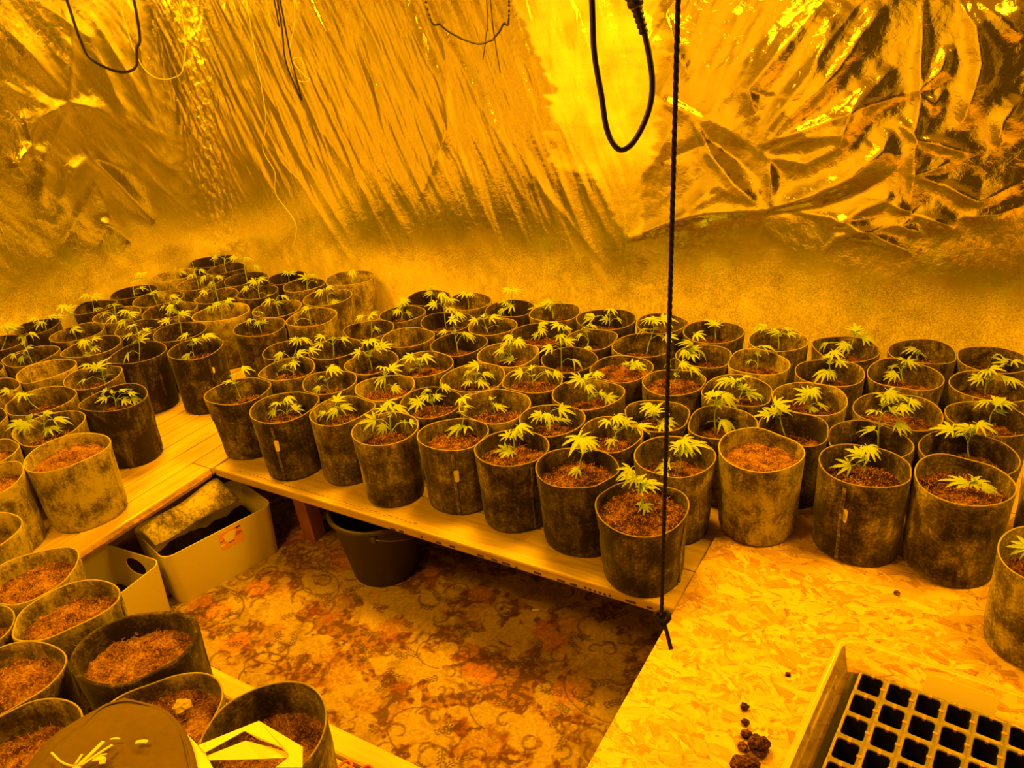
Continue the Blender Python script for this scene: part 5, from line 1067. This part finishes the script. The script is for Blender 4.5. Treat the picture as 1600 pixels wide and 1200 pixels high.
b.add(fr + bk_, [(0, 1, 2, 3), (7, 6, 5, 4), (0, 4, 5, 1), (1, 5, 6, 2), (2, 6, 7, 3), (3, 7, 4, 0)]); o = b.build('paper_label', M['paper'], tr); o['label'] = 'blank white paper label'
b = MB(); b.add([(*tilt(u, v), z) for z in (.003, .006) for u, v in ((.028, .030), (TU - .028, .030), (TU - .028, TV - .03), (.028, TV - .03))], [(0, 1, 2, 3), (7, 6, 5, 4), (0, 4, 5, 1), (1, 5, 6, 2), (2, 6, 7, 3), (3, 7, 4, 0)]); b.build('base_plate', M['cells'], tr)['label'] = 'black plate covering the tray floor'  # flat black plate just above the tray floor
ct = tag(empty('cell_tray', (0, 0, BZ)), 'black seed cell tray with webs paled for painted sheen, in the clear tray', 'seed tray')
PU, PV, TOP = .0535, .0625, .046
def cell_meshes():
    hw, hd, rad = .0205, .0245, .006; V = []; n_ = 4
    outer = []
    ip = rrect(-hw, hw, -hd, hd, rad, n_); m_ = len(ip)
    for x, y in ip:                                               # matching points on the square outline
        s_ = max(abs(x) / hw, abs(y) / hd); outer.append((x / s_ * (PU / 2) / hw * 1.0, y / s_ * (PV / 2) / hd))
    V = [(x, y, TOP) for x, y in outer] + [(x, y, TOP + .0012) for x, y in rrect(-hw - .001, hw + .001, -hd - .001, hd + .001, rad, n_)] + [(x, y, TOP - .001) for x, y in ip]
    F = [(i * m_ + j, i * m_ + (j + 1) % m_, (i + 1) * m_ + (j + 1) % m_, (i + 1) * m_ + j) for i in range(2) for j in range(m_)]
    web = new_mesh('web', V, F); web.materials.append(M['web'])
    V = []
    for k, z in ((1, TOP - .001), (.88, TOP - .02), (.7, .006)): V += [(x * k, y * k, z) for x, y in ip]
    F = [(i * m_ + j, i * m_ + (j + 1) % m_, (i + 1) * m_ + (j + 1) % m_, (i + 1) * m_ + j) for i in range(2) for j in range(m_)] + [tuple(2 * m_ + j for j in range(m_))]
    cup = new_mesh('cell', V, F); cup.materials.append(M['cells'])
    nm_ = plain('notch_plastic', (.55, .3, .16), .4)
    nb_ = MB(); nb_.box(-.003, .003, hd - .001, PV / 2 + .003, TOP - .004, TOP + .0016); nt = nb_.mesh('web_notch'); nt.materials.append(nm_)
    nb_ = MB(); nb_.box(hw - .001, PU / 2 + .002, -.003, .003, TOP - .004, TOP + .0016); nt2 = nb_.mesh('web_notch'); nt2.materials.append(nm_); return web, cup, nt, nt2
web, cup, notch, notch2 = cell_meshes()
for i in range(9):
    for j in range(6):
        x, y = tilt(.076 + .0535 * i, .088 + .0615 * j)
        for me, nm in ((web, 'cell_rim'), (cup, 'cell'), (notch, 'web_notch'), (notch2, 'web_notch')):
            o = bpy.data.objects.new(nm, me); COL.objects.link(o); o.parent = ct; o.location = (x, y, 0); o.rotation_euler = (0, 0, math.radians(-5))
b = MB(); vsx = [(*tilt(u, v), z) for z in (TOP - .006, TOP - .0005) for u, v in ((.048, .056), (.532, .056), (.532, .43), (.048, .43))]
b.add(vsx[:4] + vsx[4:], [(0, 1, 5, 4), (1, 2, 6, 5), (2, 3, 7, 6), (3, 0, 4, 7)]); b.build('tray_skirt', M['web'], ct)

# ------------------------------------------------------------------ small debris
def clump(name, x, y, z, s, mat, label, cat, seed, flat=.6):
    rng = random.Random(seed); bm = bmesh.new(); bmesh.ops.create_icosphere(bm, subdivisions=3, radius=1)
    a = np.array([v.co[:] for v in bm.verts]); nn = fbm(a[:, 0] * 2 + seed, a[:, 1] * 2 + a[:, 2] * 1.7, seed, 4, .6)
    for v, q in zip(bm.verts, nn): v.co *= (.55 + .9 * q) * s; v.co.z *= flat
    zm = min(v.co.z for v in bm.verts)
    me = bpy.data.meshes.new(name); bm.to_mesh(me); bm.free()
    o = link(name, me, mat, None, (x, y, z - zm * .9)); tag(o, label, cat, 'crumbs of soil on the board' if 'soil' in name else None)
    return o
for i, (x, y, s_, lb) in enumerate(((-.248, 1.206, .009, 'small dark soil crumb on the board, highest of the column left of the tray'), (-.236, 1.168, .008, 'small soil crumb on the board below the highest crumb'), (-.226, 1.140, .011, 'soil crumb midway down the column left of the tray'), (-.226, 1.108, .010, 'lowest small soil crumb left of the larger soil lumps'),
        (-.198, 1.118, .022, 'large soil lump on the board touching the tray side'), (-.208, 1.062, .024, 'large soil lump at the bottom frame edge beside the tray'), (-.187, 1.334, .006, 'tiny soil crumb on the board near the tray corner'), (-.010, 1.700, .007, 'tiny crumb between the two dark pots on the board'))):
    clump('soil_crumb', x, y, BZ, s_, M['soil'], lb, 'soil crumb', i + 3)
b = MB(); c = Vector((-.985, 1.606, .003)); e = Vector((.88, .47, 0)).normalized(); g = Vector((-e.y, e.x, 0))
b.add([c + e * a * .012 + g * q * .0035 + Vector((0, 0, z)) for z in (0, .003) for a, q in ((-1, -1), (1, -.8), (1.05, .9), (-.95, 1))], [(3, 2, 1, 0), (4, 5, 6, 7), (0, 1, 5, 4), (1, 2, 6, 5), (2, 3, 7, 6), (3, 0, 4, 7)])
tag(b.build('wood_chip', M['dry']), 'pale wood chip lying on the carpet in the shelf shadow', 'wood chip')
wire('straw', [(-1.43, .99, .004), (-1.42, .975, .007), (-1.405, .95, .003)], .0012, M['dry'], 'short pale straw lying on the carpet near its middle', 'straw')

# ------------------------------------------------------------------ dark cloth bag, straps, scrap
bg = tag(empty('cloth_bag', (-1.155, .392, .578)), 'dark cloth bag with a rounded seamed flap over the foreground pots', 'bag')
OUT = [(-1.229, 0.343), (-1.24, 0.382), (-1.244, 0.43), (-1.252, 0.468), (-1.242, 0.494), (-1.214, 0.514), (-1.162, 0.524), (-1.112, 0.524), (-1.063, 0.513), (-1.021, 0.494), (-0.976, 0.467), (-0.918, 0.431), (-0.87, 0.395), (-1.114, 0.273), (-1.209, 0.286)]
bc = Vector((sum(p[0] for p in OUT) / len(OUT), sum(p[1] for p in OUT) / len(OUT)))
OUT = [Vector((x - bc.x, y - bc.y, 0)) for x, y in OUT]; OUT = spline(OUT + [OUT[0]], 5)[:-1]; n = len(OUT)
bg.location = (bc.x, bc.y, .588)
V = []
prof = [(0, .036), (.35, .036), (.70, .034), (.84, .032), (.90, .029), (.925, .031), (.97, .027), (.995, .018), (1.0, .004), (.985, -.012)]
for k, z in prof:
    for q in OUT:
        x, y = q.x * k, q.y * k; V.append((x, y, z + .008 * math.sin(x * 32 + 1) * math.sin(y * 27) * (1 - k * .5)))
F = [(i * n + j, i * n + (j + 1) % n, (i + 1) * n + (j + 1) % n, (i + 1) * n + j) for i in range(len(prof) - 1) for j in range(n)]
link('bag_flap', new_mesh('bag_flap', V, F, True), M['cloth_dark'], bg)
b = MB(); b.tube([q * .905 + Vector((0, 0, .0285)) for q in OUT + [OUT[0]]], .0018, 6, False); b.build('flap_seam', M['cloth_dark'], bg, True)
b = MB()
sp = spline([(-.118, .085, -.002), (-.150, .03, -.004), (-.165, -.04, -.006), (-.15, -.12, -.02)], 8); vs = []
for i, p in enumerate(sp):
    vs += [p + Vector((.03, .008, .003)), p + Vector((-.014, 0, 0)), p + Vector((-.014, 0, -.003)), p + Vector((.03, .008, -.002))]
b.add(vs, [(4 * i + k, 4 * i + (k + 1) % 4, 4 * i + 4 + (k + 1) % 4, 4 * i + 4 + k) for i in range(len(sp) - 1) for k in range(4)]); b.build('bag_side', M['cloth_dark'], bg, True)
def ribbon(b, pts, w, zt=.0016, vert=0.0):
    sp = spline(pts, 7); vs = []
    for i, p in enumerate(sp):
        t = (sp[min(i + 1, len(sp) - 1)] - sp[max(i - 1, 0)]).normalized(); s_ = t.cross(Vector((0, 0, 1)))
        s_ = (s_.normalized() * (1 - vert) + Vector((0, 0, 1)) * vert).normalized(); nn = t.cross(s_).normalized() * zt
        vs += [p + s_ * w / 2 + nn, p - s_ * w / 2 + nn, p - s_ * w / 2 - nn, p + s_ * w / 2 - nn]
    m__ = len(sp)
    b.add(vs, [(4 * i + k, 4 * i + (k + 1) % 4, 4 * i + 4 + (k + 1) % 4, 4 * i + 4 + k) for i in range(m__ - 1) for k in range(4)] + [(3, 2, 1, 0), tuple(4 * (m__ - 1) + k for k in range(4))])
cs = tag(empty('cotton_strap', (-.95, .53, .59)), 'white cotton bag straps lying in a loop over the bottom pot', 'strap')
for poly, zz, tl in (([(-1.071, 0.516), (-1.028, 0.508), (-1.002, 0.502), (-0.963, 0.486), (-0.987, 0.474), (-1.021, 0.492)], .594, 0), ([(-1.002, 0.502), (-0.959, 0.553), (-0.913, 0.566), (-0.878, 0.569), (-0.861, 0.563), (-0.911, 0.541), (-0.989, 0.497)], .590, .05), ([(-1.028, 0.508), (-0.961, 0.59), (-0.904, 0.588), (-0.849, 0.584), (-0.823, 0.555), (-0.865, 0.534), (-0.857, 0.559), (-0.865, 0.564), (-0.886, 0.569), (-0.934, 0.564), (-0.969, 0.563), (-1.002, 0.502)], .598, .04)):
    nn = len(poly); top = [(x, y, zz + tl * (y - .55) + .003 * math.sin(x * 50)) for x, y in poly]
    V = top + [(x, y, z - .0016) for x, y, z in top]
    me = new_mesh('strap_band', V, [tuple(range(nn)), tuple(range(2 * nn - 1, nn - 1, -1))] + [(i, i + nn, (i + 1) % nn + nn, (i + 1) % nn) for i in range(nn)])
    at(cs, link('strap_band', me, M['cotton'], cs))
sc = tag(empty('plant_scrap', (-1.16, .38, .61)), 'dry pale scrap of stalk and leaf lying on the dark cloth bag', 'plant scrap')
b = MB()
b.tube(spline([(-1.235, .372, .611), (-1.195, .368, .613), (-1.165, .376, .614), (-1.150, .40, .616), (-1.138, .412, .616)], 5), .0019, 6)
at(sc, b.build('stalk', M['dry'], sc, True))
for pts, w in (([(-1.165, .378, .614), (-1.162, .40, .618), (-1.165, .425, .618)], .009), ([(-1.160, .380, .614), (-1.148, .41, .619), (-1.145, .428, .617)], .006), ([(-1.165, .374, .614), (-1.145, .362, .615), (-1.128, .366, .613)], .012), ([(-1.150, .395, .616), (-1.135, .402, .618), (-1.128, .396, .616)], .010), ([(-1.172, .376, .614), (-1.176, .392, .617)], .005)):
    b = MB(); ribbon(b, pts, w, .0008, .2); at(sc, b.build('dry_leaf', M['dry'], sc, True))
sc.location = Vector(sc.location) + Vector((.023, -.008, .024))
b = MB(); ribbon(b, [(-1.118, .452, .612), (-1.108, .458, .613), (-1.100, .462, .612)], .007, .001, .1)
_o = b.build('dry_flake', M['dry'], None, True); _o.location = (.023, -.008, .023); tag(_o, 'small pale flake lying right of the scrap on the dark bag', 'flake')
b = MB(); ribbon(b, [(-1.165, .436, .611), (-1.157, .441, .612), (-1.150, .444, .611)], .003, .0008, .1)
_o = b.build('dry_flake', M['dry'], None, True); _o.location = (.023, -.008, .024); tag(_o, 'thin pale flake just above the scrap on the dark bag', 'flake')
clump('soil_lump', -1.175, .578, .335 + .2375 - .036, .018, plain('pale_crumb', (.40, .33, .2), .9, .2, .5, 120), 'crumbly pale lump inside the pot behind the dark cloth bag', 'clump', 31, .5)
# scissors handles at the bottom edge of the frame, lying on the near table
sx = tag(empty('scissors', (-.91, .725, TZ + .004)), 'scissors with orange handle rings on the near plank, cut by the bottom frame edge', 'scissors')
for k, (x, y) in enumerate(((-.933, .722), (-.887, .733))):
    b = MB(); b.tube([(x + .013 * math.cos(a), y + .016 * math.sin(a), TZ + .004) for a in [2 * PI * i / 24 for i in range(25)]], .0032, 8, False); at(sx, b.build('handle_ring', M['orange'], sx, True))
b = MB(); b.box(-.913, -.906, .60, .712, TZ, TZ + .004); at(sx, b.build('blade', M['web'], sx))
